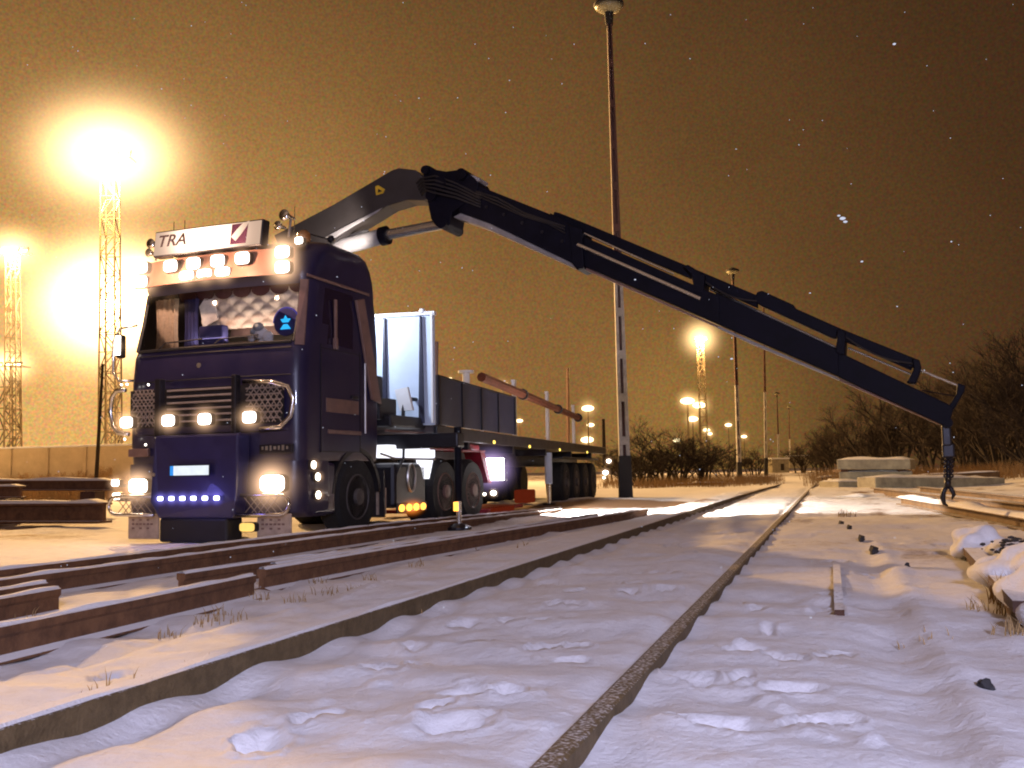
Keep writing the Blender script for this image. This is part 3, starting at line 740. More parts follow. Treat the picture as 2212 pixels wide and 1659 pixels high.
# lamp cluster slots in the bumper
for x, w in ((-.98, .3), (.98, .44)):
    s_ = MB().box((x, -.005, 1.09), (w, .05, .1)).build('bumper_slot', 'trim' if x < 0 else 'blackmetal', truck, bev=.01)
    mb = MB()
    if x > 0:
        for k in range(7): mb.box((x - .17 + k * .055, -.035, 1.1), (.02 + .01 * (k % 2), .01, .035 + .012 * (k % 3)))
        mb.build('slot_marks', 'alu', s_)
# mudflaps with faint rows of lettering
for x, z in ((-.9, .22), (.95, .22)):
    f = MB().box((x, .0, z - .02), (.46, .02, .3)).build('mudflap', 'flap', truck, bev=.008)
    mb = MB()
    for r_ in range(3):
        for k in range(6): 
            if r_ == 1 or (k + r_) % 2 == 0: mb.box((x - .15 + k * .055, -.013, z + .06 - r_ * .05), (.035, .004, .022))
    mb.build('faded_print', 'trim', f)
# upper visor roof items: horns, beacon, aerials
def horn(x, y, z, s=1):
    MB().lathe([(.0, .0), (.07 * s, .0), (.035 * s, .08 * s), (.018 * s, .22 * s), (.0, .24 * s)], (x, y, z), 'y', 16).build('air_horn', 'chrome', truck, smooth=True)
horn(1.0, .1, 3.85, 1.0); horn(.9, .12, 3.74, .8); horn(-.95, .1, 3.7, .9); horn(-1.02, .15, 3.6, .8)
MB().tube([(1.0, .2, 3.6), (1.0, .25, 3.85)], .015, 6).tube([(-.95, .2, 3.5), (-.95, .25, 3.72)], .015, 6).build('horn_bracket', 'alu', truck)
bc = MB().lathe([(0, 0), (.075, 0), (.08, .04), (.07, .12), (.03, .16), (0, .165)], (1.08, .55, 3.62), 'z', 20).build('beacon', 'amberglass', truck, smooth=True) if 'amberglass' in M else None
M['amberglass'] = mat('unlit_amber_beacon', (.25, .1, .03), .2, coat=.5)
bc = MB().lathe([(0, 0), (.07, 0), (.085, .03), (.08, .11), (.04, .15), (0, .155)], (1.02, .5, 3.6), 'z', 20).build('beacon', 'amberglass', truck, smooth=True)
mb = MB().tube([(1.03, .5, 3.72), (1.08, 1.0, 3.74)], .01, 6).ball((1.08, 1.03, 3.75), .05, sub=2).tube([(1.08, 1.03, 3.6), (1.08, 1.03, 3.74)], .01, 6); mb.build('horn_pipe', 'blackmetal', truck)
for x in (-.85, -.68, .95): MB().tube([(x, .4, 3.6), (x - .03, .45, 4.05)], .005, 5).build('aerial', 'blackmetal', truck)
# mirrors
p = tl(280, 735)
mi = MB().box((-1.4, .12, 2.43), (.1, .1, .3)).build('mirror', 'blackmetal', truck, bev=.03)
MB().box((-1.4, .065, 2.44), (.075, .006, .24)).build('mirror_lamp', 'lampwhite', mi)
halo(mi, (-1.4, .05, 2.43), .16, 'hz_lamp')
MB().tube([(-1.22, .2, 2.7), (-1.42, .12, 2.66), (-1.5, .1, 2.5), (-1.5, .1, 2.1), (-1.42, .12, 2.0), (-1.22, .2, 2.0)], .018, 8).build('mirror_arm_and_reflection', 'chrome', truck, smooth=True)
# chassis, wheels, tank and side equipment
mb = MB(); mb.box((.45, 3.3, .8), (.1, 5.2, .26)).box((-.45, 3.3, .8), (.1, 5.2, .26)).box((0, 5.6, .8), (1.0, .1, .26)).box((0, 3.4, .8), (1.0, .1, .2)); mb.build('chassis', 'blackmetal', truck)
def wheel(parent, x, y, r=.5, w=.3, side=1, name='wheel', rim='rimdark'):
    t = MB().lathe([(r * .56, -w / 2), (r * .9, -w / 2), (r, -w * .36), (r, w * .36), (r * .9, w / 2), (r * .56, w / 2)], (x, y, r), 'x', 32).build(name, 'rubber', parent, smooth=False)
    f = x + side * w / 2
    rm = MB().lathe([(r * .58, 0), (r * .55, side * .012), (r * .45, -side * .05), (r * .22, -side * .03), (r * .2, side * .04), (.0, side * .05)], (f, y, r), 'x', 28)
    for k in range(10):
        a = k / 10 * math.tau; rm.ball((f - side * .02, y + r * .34 * math.cos(a), r + r * .34 * math.sin(a)), .02, sub=1)
    rm.build('rim', rim, t)
    return t
for x, s_ in ((1.1, 1), (-1.1, -1)): wheel(truck, x, 1.38, .5, .3, s_)
for yy in (4.05, 5.12):
    for x, s_ in ((1.0, 1), (-1.0, -1)): wheel(truck, x, yy, .5, .5, s_, rim='trim')
# wheel arch over the front wheel
mb = MB(); pts = [(1.255, 1.38 + .62 * math.cos(a), .5 + .62 * math.sin(a)) for a in [R(5) + R(170) * k / 14 for k in range(15)]] + [(1.255, 1.38 + .56 * math.cos(a), .5 + .56 * math.sin(a)) for a in [R(175) - R(170) * k / 14 for k in range(15)]]
mb.poly(pts, (-.35, 0, 0)); mb.build('wheel_arch', 'black', truck)
MB().box((1.0, .6, .62), (.5, .5, .62)).build('entry_step', 'paint', truck, bev=.04)
MB().box((1.13, 2.04, .52), (.3, .04, .62)).build('mudflap', 'black', truck)
# pale tool box and shelf, work-lamp light on them put in as emission
MB().box((1.05, 3.0, 1.09), (.36, 1.5, .17)).build('side_locker', 'glowpanel', truck, bev=.02)
MB().poly([(1.22, 3.2, 1.0), (1.22, 3.7, 1.0), (1.22, 3.55, .7), (1.22, 3.35, .7)], (-.05, 0, 0)).build('locker_bracket', 'glowpanel', truck)
MB().tube([(1.26, 2.66, 1.25), (1.27, 2.62, 1.0), (1.2, 2.5, .75)], .02, 6).build('hose', 'black', truck)
MB().tube([(1.25, 2.0, 1.05), (1.25, 2.4, .99), (1.25, 3.7, .985)], .015, 6).build('locker_rail', 'alu', truck)
tk = MB().box((1.0, 2.95, .62), (.44, 1.0, .62)).build('fuel_tank', 'blackmetal', truck, bev=.06)
MB().tube([(1.226, 2.95 + .12 * math.cos(a), .72 + .19 * math.sin(a)) for a in [k / 24 * math.tau for k in range(24)]], .018, 6, closed=True).build('tank_ring', 'alu', tk)
ab = MB().box((1.23, 2.94, .31), (.03, .92, .13)).build('amber_light_bar', 'blackmetal', truck, bev=.01)
for k in range(4):
    y = 2.6 + k * .225; MB().ball((1.25, y, .31), .07, (.3, 1.25, .75), 2).build('amber_lens', 'amber', ab, smooth=True)
halo(ab, (1.26, 2.9, .31), .5, 'hz_amber', (.3, 1, .35))
MB().box((1.2, 2.1, .42), (.02, .25, .35)).build('step_plate', 'flap', truck)
mb = MB().box((1.1, 4.0, 1.14), (.34, .9, .03)).box((1.1, 5.15, 1.13), (.34, .95, .03)); mb.build('mudguard', 'red', truck, bev=.01)
MB().poly([(1.22, 5.5, 1.15), (1.22, 5.72, 1.1), (1.22, 6.0, .6), (1.22, 5.85, .6)], (-.3, 0, 0)).build('rear_mudguard', 'red', truck)
MB().box((.55, 5.3, 1.2), (1.0, 1.2, .1)).build('coupling_plate', 'red', truck, bev=.02)
# work lamp under the trailer's front
wp_ = Vector((1.2, 6.2, .83))
wl = MB().box((1.2, 6.24, .83), (.42, .12, .42)).build('work_lamp', 'blackmetal', truck, bev=.03)
MB().box((1.2, 6.16, .83), (.38, .02, .38)).build('lens', 'worklamp', wl, bev=.03)
halo(wl, (1.2, 6.1, .83), .6, 'hz_work')
for (y, z, r_) in ((5.95, .43, .055), (5.55, .42, .03)):
    q_ = MB().box((1.25, y + .05, z), (r_ * 2.4, .08, r_ * 2.4)).build('rear_side_lamp', 'blackmetal', truck, bev=.01)
    MB().ball((1.27, y, z), r_, (1, .5, .8)).build('lens', 'headlamp', q_, smooth=True); halo(q_, (1.27, y, z), r_ * 2.6, 'hz_lamp')

# ------------------------------------------------------------------ loader crane
C0 = Vector((-2.7, 14.2, 0)); CT = Vector((4.85, 11, 0)); CU = (CT - C0).normalized(); CNn = Vector((-CU.y, CU.x, 0))
CA = math.atan2(CU.y, CU.x)
crane = empty('loader_crane', C0, CA, 'dark loader crane behind the cab, its long boom reaching down to the right', 'crane')
def cp(p):      # photo point to the crane's own plane (x along the boom, z up)
    q_ = onplane(p[0], p[1], C0, CNn) - C0; return (q_.dot(CU), q_.z)
def cprism(pts, y0, w, name, mtl, parent=crane, bev=.012, raw=False):
    P = pts if raw else [cp(p) for p in pts]
    return MB().poly([(a, y0 - w / 2, c) for a, c in P], (0, w, 0)).build(name, mtl, parent, bev=bev)
MB().box((0, 0, 1.15), (.7, .9, .5)).build('base_frame', 'crane', crane, bev=.04)
MB().lathe([(0, 0), (.3, 0), (.28, .5), (.22, .9), (.2, 2.3), (.0, 2.3)], (-.05, 0, 1.3), 'z', 20).build('column', 'crane', crane, smooth=False)
M['boomgrey'] = mat('lower_boom_paint', (.035, .03, .03), .55, var=.2, scale=3)
M['boompale'] = mat('pale_boom_steel', (.3, .29, .3), .45, var=.3, scale=3)
boom = cprism([z4(-60, 560), z4(60, 500), z4(300, 375), z4(650, 170), z4(690, 157), z4(790, 168), z4(850, 215), z4(885, 330), z4(840, 352), z4(740, 350), z4(620, 385), z4(400, 520), z4(250, 640), z4(20, 760)], 0, .34, 'lower_boom', 'boomgrey')
# diagonal reinforcing fold, lamp light put into its pale colour
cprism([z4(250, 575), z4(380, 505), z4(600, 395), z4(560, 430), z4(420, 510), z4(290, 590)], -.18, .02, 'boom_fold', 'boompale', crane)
cprism([z4(553, 270), z4(570, 262), z4(610, 285), z4(600, 310), z4(558, 322)], -.176, .01, 'warning_sticker', 'yellow', crane, 0)
cprism([z4(572, 283), z4(595, 298), z4(570, 306)], -.184, .006, 'warning_mark', 'black', crane, 0)
def ctube(a, b_, y, r, name, mtl, seg=14, parent=crane, raw=False):
    A = a if raw else cp(a); B = b_ if raw else cp(b_)
    return MB().tube([(A[0], y, A[1]), (B[0], y, B[1])], r, seg).build(name, mtl, parent, smooth=False)
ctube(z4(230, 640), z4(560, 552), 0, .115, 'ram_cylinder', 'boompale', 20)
ctube(z4(550, 555), z4(590, 545), 0, .135, 'ram_collar', 'crane', 20)
ctube(z4(580, 545), z4(930, 478), 0, .075, 'ram_rod', 'rod', 16)
MB().tube([( *[cp(z4(400, 560))[0]], -.14, cp(z4(400, 560))[1]), (cp(z4(470, 540))[0], -.16, cp(z4(470, 540))[1]), (cp(z4(500, 530))[0], -.12, cp(z4(500, 530))[1])], .02, 6).build('hydraulic_hose', 'black', crane)
kn = cprism([z4(838, 160), z4(860, 143), z4(885, 148), z4(925, 172), z4(985, 182), z4(1060, 172), z4(1110, 185), z4(1160, 225), z4(1182, 262), z4(1150, 330), z4(1060, 400), z4(1020, 430), z4(1008, 500), z4(985, 522), z4(950, 525), z4(920, 505), z4(895, 470), z4(880, 400), z4(870, 330), z4(850, 215)], 0, .42, 'knuckle', 'crane')
for a, r_ in ((z4(868, 180), .06), (z4(1085, 205), .08), (z4(970, 500), .07), (z4(960, 260), .09), (z4(905, 330), .08)):
    A = cp(a); MB().tube([(A[0], -.27, A[1]), (A[0], .27, A[1])], r_, 16).build('pivot_pin', 'crane', kn)
A, B = cp(z4(1050, 190)), cp(z4(1170, 240))
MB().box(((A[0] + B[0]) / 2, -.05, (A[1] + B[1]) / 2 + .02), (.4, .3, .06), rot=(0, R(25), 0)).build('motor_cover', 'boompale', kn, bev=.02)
# hydraulic lines around the knuckle
mb = MB()
for k in range(5):
    y = -.23 - .012 * k; s0 = cp(z4(800 + 8 * k, 250 + 18 * k)); s1 = cp(z4(930, 225 + 26 * k)); s2 = cp(z4(1060, 260 + 22 * k)); s3 = cp(z4(1190, 330 + 16 * k))
    mb.tube([(s0[0], -.17, s0[1]), (s0[0] + .1, y, s0[1] + .04), (s1[0], y - .03, s1[1] + .02), (s2[0], y, s2[1]), (s3[0], -.19, s3[1])], .013, 6)
mb.build('hydraulic_hose', 'black', kn)
cprism([z4(1020, 255), z4(1182, 268), z4(1590, 430), z4(1745, 512), z5(20, -5), z5(20, 105), z4(1785, 745), z4(1740, 730), z4(1240, 490), z4(1060, 425)], 0, .36, 'outer_boom', 'crane')
cprism([z4(1060, 425), z4(1240, 490), z4(1740, 730), z4(1785, 745), z4(1775, 772), z4(1200, 512), z4(1015, 450)], 0, .3, 'underside_strip', 'boomunder')  # strips put the lit boom underside into colour
cprism([z4(1725, 505), z4(1800, 530), z4(1815, 760), z4(1770, 775), z4(1740, 730)], 0, .42, 'boom_collar', 'crane')
cprism([z5(0, 0), z5(0, 145), z5(700, 448), z5(700, 305), z5(610, 268)], 0, .31, 'middle_boom', 'crane')
cprism([z5(10, 152), z5(690, 452), z5(690, 462), z5(10, 166)], 0, .22, 'underside_strip', 'trim')
cprism([z5(680, 290), z5(1290, 575), z5(1290, 705), z5(690, 445)], 0, .28, 'inner_boom', 'crane')
cprism([z5(685, 449), z5(860, 528), z5(1290, 712), z5(1290, 722), z5(850, 540), z5(685, 462)], 0, .2, 'underside_strip', 'boomunder')
cprism([z5(1285, 580), z5(1850, 850), z5(1858, 870), z5(1835, 952), z5(1808, 948), z5(1285, 705)], 0, .24, 'tip_boom', 'crane')
cprism([z5(1290, 712), z5(1700, 893), z5(1800, 936), z5(1795, 946), z5(1290, 724)], 0, .15, 'underside_strip', 'trim')
# extension rams on top of the boom
cprism([z4(1610, 408), z4(1640, 415), z4(2212, 665), z5(290, 135), z5(620, 250), z5(890, 360), z5(880, 300), z5(530, 150), z5(100, -28)][0:2] + [z5(40, -55), z5(530, 150), z5(880, 298), z5(880, 360), z5(620, 245), z5(40, 0), z4(1640, 468), z4(1600, 440)], 0, .12, 'extension_ram', 'crane')
cprism([z4(1600, 425), z4(1740, 505), z4(1790, 540), z4(1800, 620), z4(1740, 600), z4(1590, 470)], 0, .3, 'ram_bracket', 'crane')
cprism([z5(60, 30), z5(480, 215), z5(590, 262), z5(600, 300), z5(480, 262), z5(40, 58)], -.06, .1, 'extension_ram', 'crane')
ctube(z4(1650, 478), z5(470, 195), -.1, .013, 'ram_rod', 'rod')
ctube(z4(1775, 622), z5(612, 325), -.2, .022, 'ram_rod', 'rod')
cprism([z5(520, 160), z5(545, 152), z5(630, 205), z5(620, 300), z5(580, 290), z5(560, 200)], 0, .32, 'ram_bracket', 'crane')
cprism([z5(880, 282), z5(905, 275), z5(1060, 345), z5(1075, 365), z5(1300, 465), z5(1690, 622), z5(1694, 650), z5(1640, 660), z5(1300, 520), z5(1250, 510), z5(890, 345), z5(860, 320)], 0, .13, 'extension_ram', 'crane')
ctube(z5(640, 262), z5(1280, 560), .02, .018, 'ram_rod', 'rod')
cprism([z5(1285, 470), z5(1325, 485), z5(1320, 600), z5(1275, 590)], 0, .3, 'ram_bracket', 'crane')
ctube(z5(1330, 528), z5(1650, 668), -.05, .014, 'ram_rod', 'crane')
ctube(z5(1330, 555), z5(1650, 690), .06, .012, 'ram_rod', 'rod')
cprism([z5(1655, 612), z5(1690, 622), z5(1700, 660), z5(1672, 740), z5(1625, 735), z5(1660, 670)], 0, .22, 'ram_bracket', 'crane')
ctube(z5(1690, 668), z5(1885, 748), 0, .014, 'ram_rod', 'rod')
cprism([z5(1880, 735), z5(1918, 748), z5(1915, 775), z5(1860, 870), z5(1835, 850), z5(1872, 790)], 0, .14, 'tip_bracket', 'crane')
ctube(z5(1870, 800), z5(1700, 770), 0, .006, 'stay_wire', 'crane', 6)
A = cp(z5(1832, 935)); MB().tube([(A[0], -.14, A[1]), (A[0], .14, A[1])], .05, 12).build('pivot_pin', 'crane', crane)
mb = MB()
for k, (yy, off) in enumerate(((-.2, 0), (-.215, 16), (-.2, 30))):
    P_ = [cp(z4(1165, 300 + off)), cp(z4(1300, 350 + off)), cp(z4(1450, 425 + off * .8)), cp(z4(1600, 480 + off * .7)), cp(z4(1700, 520 + off))]
    mb.tube([(p[0], yy, p[1] + .012 * math.sin(i * 2 + k)) for i, p in enumerate(P_)], .012, 6)
mb.build('hydraulic_hose', 'black', crane)
for pa, pb in ((z5(600, 215), z5(880, 330)), (z5(1310, 500), z5(1655, 640))):
    A, B = cp(pa), cp(pb); MB().tube([(A[0] + (B[0] - A[0]) * t, -.1, A[1] + (B[1] - A[1]) * t - .07 * math.sin(t * math.pi)) for t in [i / 10 for i in range(11)]], .011, 6).build('hydraulic_hose', 'black', crane)
for x_, y_ in ((1225, 395), (1330, 440), (1440, 490), (1560, 545), (1680, 600)):
    A = cp(z4(x_, y_)); MB().tube([(A[0], -.186, A[1]), (A[0], -.2, A[1])], .022, 8).build('bolt', 'blackmetal', crane)
# hook with chain, sub-parts below the hook block
K0 = cp(z5(1822, 950)); K1 = cp(z5(1830, 1225)); K2 = cp(z5(1812, 1322))
hook = MB().box((K0[0], 0, K0[1] - .1), (.1, .12, .24)).box((K0[0] + .01, 0, K0[1] - .27), (.13, .09, .16)).build('hook_block', 'blackmetal', crane, bev=.02)
mb = MB(); n = 11; z0 = K0[1] - .3; z1_ = K1[1] + .02
for i in range(n):
    t = (i + .5) / n; x = K0[0] + .01 + (K1[0] - K0[0]) * t; z = z0 + (z1_ - z0) * t; hh = (z0 - z1_) / n * .66
    for st in range(2):
        off = .02 if st else -.02
        pts = []
        for k in range(12):
            a = k / 12 * math.tau; u_ = .026 * math.cos(a); v_ = hh * math.sin(a)
            pts.append((x + off + (u_ if i % 2 else u_ * .2), (u_ * .2 if i % 2 else u_), z + v_))
        mb.tube(pts, .011, 6, closed=True)
mb.build('chain', 'blackmetal', hook)
mb = MB(); hx, hz = K1[0], K1[1] + .02
mb.tube([(hx, 0, hz), (hx, 0, hz - .08)], .035, 8)
mb.tube([(hx, 0, hz - .06), (hx + .035, 0, hz - .11), (hx + .055, 0, hz - .17), (hx + .03, 0, hz - .22)], [.022, .026, .022, .008], 8)
mb.tube([(hx, 0, hz - .06), (hx - .045, 0, hz - .13), (hx - .06, 0, hz - .2), (hx - .045, 0, hz - .27), (hx - .01, 0, hz - .29)], [.022, .026, .03, .02, .008], 8)
mb.build('hook', 'blackmetal', hook, smooth=True)
# control stand, railing and outriggers of the crane (tractor side)
cr2 = empty('crane_outrigger', TM @ Vector((0, 2.6, 0)), TR, 'black crane outrigger beam with its leg set down beside the tractor', 'outrigger')
lx = (tl(990, 1030, 2.6)).x
MB().box((lx / 2, 0, 1.22), (lx + .1, .24, .2)).build('beam', 'blackmetal', cr2, bev=.02)
MB().tube([(lx, 0, .4), (lx, 0, 1.4)], .05, 14).build('leg_cylinder', 'crane', cr2)
MB().tube([(lx, 0, .07), (lx, 0, .42)], .035, 12).build('leg_rod', 'rod', cr2)
MB().lathe([(0, 0), (.17, 0), (.17, .03), (.06, .08), (0, .08)], (lx, 0, .02), 'z', 18).build('foot_plate', 'blackmetal', cr2)
MB().box((lx - .0, -.09, .33), (.06, .03, .12)).build('amber_lamp', 'amber', cr2)
ct = TM @ Vector((1.0, 2.45, 0))
MB().box((.95, 2.32, 1.66), (.5, .5, .3)).box((.98, 2.15, 1.95), (.3, .3, .32)).build('control_box', 'black', truck, bev=.02)
MB().box((.75, 3.1, 1.5), (1.1, 1.8, .16)).build('deck', 'black', truck, bev=.02)
MB().box((1.25, 3.1, 1.36), (.04, 1.9, .03)).build('deck_edge', 'trim', truck)
mb = MB(); mb.tube([(1.2, 2.75, 1.5), (1.2, 2.78, 1.78), (1.2, 2.88, 1.84), (1.2, 4.3, 1.86)], .028, 8).tube([(1.2, 3.45, 1.5), (1.2, 3.45, 1.85)], .025, 8).tube([(1.2, 4.28, 1.5), (1.2, 4.28, 1.86)], .025, 8)
mb.build('railing', 'black', truck)
p0, p1 = tl(852, 842, 2.75), tl(875, 888, 2.75)
MB().poly([(p0.x, 2.75, p0.z), (p0.x + .2, 2.75, p0.z + .03), (p0.x + .28, 2.75, p0.z - .3), (p0.x + .08, 2.75, p0.z - .3)], (0, .06, 0)).build('white_bracket', 'whitepaint', truck)

# ------------------------------------------------------------------ trailer
LA = R(14); LO = Vector((-1.11 - 1.25 * math.cos(LA), 14.3 + 1.25 * math.sin(LA), 0))
trl = empty('flatbed_trailer', LO, -LA, 'long flatbed semi-trailer with pale headboard and stakes behind the tractor', 'trailer')
MB().box((0, 8.0, 1.42), (2.5, 15.9, .1)).build('bed', 'bed', trl, bev=.01)
for sx in (-1, 1): MB().box((sx * 1.235, 8.0, 1.36), (.06, 15.94, .2)).build('side_rail', 'blackmetal', trl, bev=.01)
mb = MB(); mb.box((.4, 8.2, 1.1), (.14, 14.6, .38)).box((-.4, 8.2, 1.1), (.14, 14.6, .38))
for y in (2, 5, 8, 11, 14): mb.box((0, y, 1.2), (2.3, .1, .14))
mb.build('chassis', 'blackmetal', trl)
hb = MB().box((0, .0, 2.28), (2.5, .06, 1.62)).build('headboard', 'greypanel', trl, bev=.01)
for x in (-1.2, -.4, .5, 1.06):  # ribs with wedge shadows put into shape and dark colour, wider toward the bed
    MB().poly([(x - .01, -.03, 3.05), (x + .01, -.03, 3.05), (x + .04, -.03, 1.5), (x - .04, -.03, 1.5)], (0, -.05, 0)).build('headboard_rib_shadow', 'boards', hb)
MB().box((0, -.02, 3.09), (2.54, .1, .05)).ball((1.08, -.04, 3.12), .05).build('headboard_cap', 'whitepaint', hb)
MB().box((1.225, -.05, 2.3), (.03, .05, 1.6)).build('corner_post', 'whitepaint', hb)
MB().box((1.24, 2.4, 1.84), (.04, 4.66, .72)).build('side_board', 'boards', trl, bev=.01)
MB().box((-1.24, 2.4, 1.84), (.04, 4.66, .72)).build('side_board', 'boards', trl, bev=.01)
mb = MB()
for y in (.14, 1.3, 2.4, 3.5, 4.7): mb.box((1.27, y, 1.84), (.03, .09, .72))
mb.box((1.265, 2.4, 2.19), (.02, 4.6, .03)); mb.build('board_frame', 'blackmetal', trl)
MB().tube([(1.1, .5, 2.2), (1.1, .55, 2.75)], .03, 8).build('short_post', 'trim', trl)
for y, h in ((4.9, 1.03), (7.95, 1.03), (11.1, .92)):
    for sx in (1, -1):
        st = MB().box((sx * 1.2, y, 1.47 + h / 2), (.05, .1, h)).box((sx * 1.2 + .03, y, 1.47 + h / 2), (.012, .14, h)).build('stake', 'whitepaint', trl)
        MB().box((sx * 1.2, y, 1.47 + h + .02), (.07, .13, .05)).build('stake_cap', 'snowcap', st)
for y, z in ((3.09, 1.3), (5.81, 1.28), (8.86, 1.27), (12.55, 1.27)):
    q_ = MB().box((1.27, y, z), (.02, .16, .07)).build('marker_light', 'blackmetal', trl)
    MB().ball((1.285, y, z), .045, (.5, 1.3, .7)).build('lens', 'markerlamp', q_)
for px, py, r_ in ((1315, 996, .07), (1308, 1021, .085), (1304.5, 1032, .04)):
    Pp = at(px, py, 29.6); q3 = Matrix.Rotation(LA, 4, 'Z') @ (Pp - LO)
    q_ = MB().box((q3.x, q3.y + .08, q3.z), (r_ * 2, .1, r_ * 2)).build('tail_lamp', 'blackmetal', trl)
    MB().ball((q3.x, q3.y, q3.z), r_, (1, .5, .8)).build('lens', 'headlamp', q_, smooth=True); halo(q_, tuple(q3), r_ * 3, 'hz_lamp')
MB().tube([(1.12, 8.35, .5), (1.12, 8.35, 1.2)], .085, 14).build('landing_leg', 'legsilver' if 'legsilver' in M else 'greypanel', trl)
MB().tube([(1.12, 8.35, .06), (1.12, 8.35, .5)], .05, 12).build('landing_leg', 'rod', trl)
MB().lathe([(0, 0), (.16, 0), (.14, .05), (0, .05)], (1.12, 8.35, .02), 'z', 16).build('landing_foot', 'blackmetal', trl)
for y in (10.0, 11.35, 12.7, 14.0):
    for x, s_ in ((1.0, 1), (-1.0, -1)): wheel(trl, x, y, .5, .42, s_)
MB().box((1.1, 12.0, 1.1), (.3, 5.2, .04)).build('mudguard', 'black', trl)
MB().box((0.2, 4.2, .12), (2.0, 2.6, .06)).build('floor_beam', 'red', trl)
MB().box((1.22, 5.6, .3), (.3, .6, .26)).build('toolbox', 'redglow', trl, bev=.03)  # box and lower beam get a faint red emission, no lamp in them
MB().box((1.1, 3.9, .1), (.25, 1.6, .1)).build('lower_beam', 'redglow', trl)
def tw(x, y, z): return LO + Matrix.Rotation(-LA, 3, 'Z') @ Vector((x, y, z))
# rusty beam strapped between the stakes
b0, b1 = tw(1.37, 2.05, 2.34), tw(1.37, 11.0, 2.1)
bm_ = empty('rusty_load_beam', b0, 0, 'rusty brown beam strapped along the trailer stakes above the bed', 'beam')
mb = MB(); v0, v1 = Vector((0, 0, 0)), b1 - b0
mb.tube([v0, v0.lerp(v1, .33), v0.lerp(v1, .66), v1], [.08, .085, .08, .075], 8); mb.build('beam', 'rustbrown', bm_)
for t in (.32, .7, .98):
    p = v0.lerp(v1, t); q_ = p + (v1 - v0).normalized() * .08; MB().tube([p, q_], .11, 10).build('strap', 'black', bm_)
q_ = empty('flanged_post', tw(1.12, 2.0, 1.48), -LA, 'pale flanged post standing at the front end of the strapped beam', 'post')
MB().tube([(0, 0, 0), (0, 0, .95)], .06, 12).lathe([(0, .93), (.13, .93), (.13, .97), (0, .97)], (0, 0, 0), 'z', 16).build('post', 'whitepaint', q_)

# ------------------------------------------------------------------ poles
def small_pole_lamp(root, z, r):
    hd = MB().lathe([(r * .95, 0), (r, .04), (r * .98, .1), (r * .5, .2), (.06, .26), (0, .27)], (0, 0, z), 'z', 24).build('lamp_head', 'poledark', root, smooth=True)
    MB().lathe([(0, -r * .42), (r * .35, -r * .4), (r * .75, -r * .2), (r * .93, .0), (0, .01)], (0, 0, z), 'z', 24).build('lamp_bowl', 'lampglass', hd, smooth=True)
    MB().lathe([(0, -r * 1.35), (.1, -r * 1.3), (.13, -r * .42), (0, -r * .4)], (0, 0, z), 'z', 16).build('lamp_socket', 'poledark', hd)
def pole(px0, py0, Y, px1, py1, label, wbase=.3, detail=True):
    b_ = at(px0, py0, Y); t = at(px1, py1, Y); H_ = (t - b_).length
    root = empty('unlit_lamp_pole', b_, 0, label, 'lamp pole', 'tall unlit lamp poles beside the track'); d = (t - b_).normalized()
    root.rotation_mode = 'QUATERNION'; root.rotation_quaternion = Vector((0, 0, 1)).rotation_difference(d)
    zb = H_ * .085; wt = wbase * .4
    def w(z): return wbase + (wt - wbase) * z / H_
    for sx in (-1, 1):
        mb = MB(); n = 12
        for i in range(n):
            za = zb + (H_ * .97 - zb) * i / n; zc = zb + (H_ * .97 - zb) * (i + 1) / n
            A, B = w(za), w(zc)
            if i == 5: mb.build('flange', 'polelit', root); mb = MB()  # lower part paler: work-lamp light put into its colour
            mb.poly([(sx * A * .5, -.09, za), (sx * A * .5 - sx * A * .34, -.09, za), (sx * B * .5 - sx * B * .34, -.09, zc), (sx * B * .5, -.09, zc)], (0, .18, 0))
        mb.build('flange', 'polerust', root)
    MB().poly([(-w(zb) * .2, .02, zb), (w(zb) * .2, .02, zb), (wt * .2, .02, H_ * .97), (-wt * .2, .02, H_ * .97)], (0, .04, 0)).build('web', 'polerust', root)
    z = zb + .4
    while z < H_ * .95:
        MB().box((0, 0, z), (w(z) * 1.0, .2, .22)).build('batten_plate', 'polelit' if z < H_ * .45 else 'polerust', root); z += 1.15
    MB().poly([(-w(0) * .62, -.13, -.4), (w(0) * .62, -.13, -.4), (w(0) * .54, -.13, zb), (-w(0) * .54, -.13, zb)], (0, .26, 0)).build('pole_base', 'poledark', root, bev=.01)
    MB().tube([(0, 0, H_ * .96), (0, 0, H_)], .07, 10).build('pole_top', 'poledark', root)
    small_pole_lamp(root, H_ + .1, .42)
    return root
pole(1352, 1078, 26.5, 1315, 22, 'nearest tall lamp pole, rising in front of the trailer end and out of the photo', .3)
pole(1598, 1037, 62, 1582.5, 590, 'second tall lamp pole with a disc lamp, behind the crane boom', .27)
pole(1655, 1022, 100, 1649, 640, 'third lamp pole down the track, crossed by the crane boom', .3)
pole(1683, 1010, 150, 1678, 852, 'fourth and thinner lamp pole far down the track', .3)
pole(1707, 1006, 200, 1704, 880, 'farthest and shortest lamp pole down the track', .3)
b_ = at(1305, 1000, 60); o = empty('short_post', b_, 0, 'short dark post seen beyond the trailer end', 'post'); MB().tube([(0, 0, 0), at(1303, 905, 60) - b_], [.13, .1], 8).build('post', 'bark', o)
b_ = at(208, 1024, 42); t_ = at(222, 786, 42)
o = empty('slim_post', b_, 0, 'slim dark post left of the truck', 'post'); MB().tube([(0, 0, -.3), t_ - b_], [.09, .06], 8).build('post', 'bark', o)

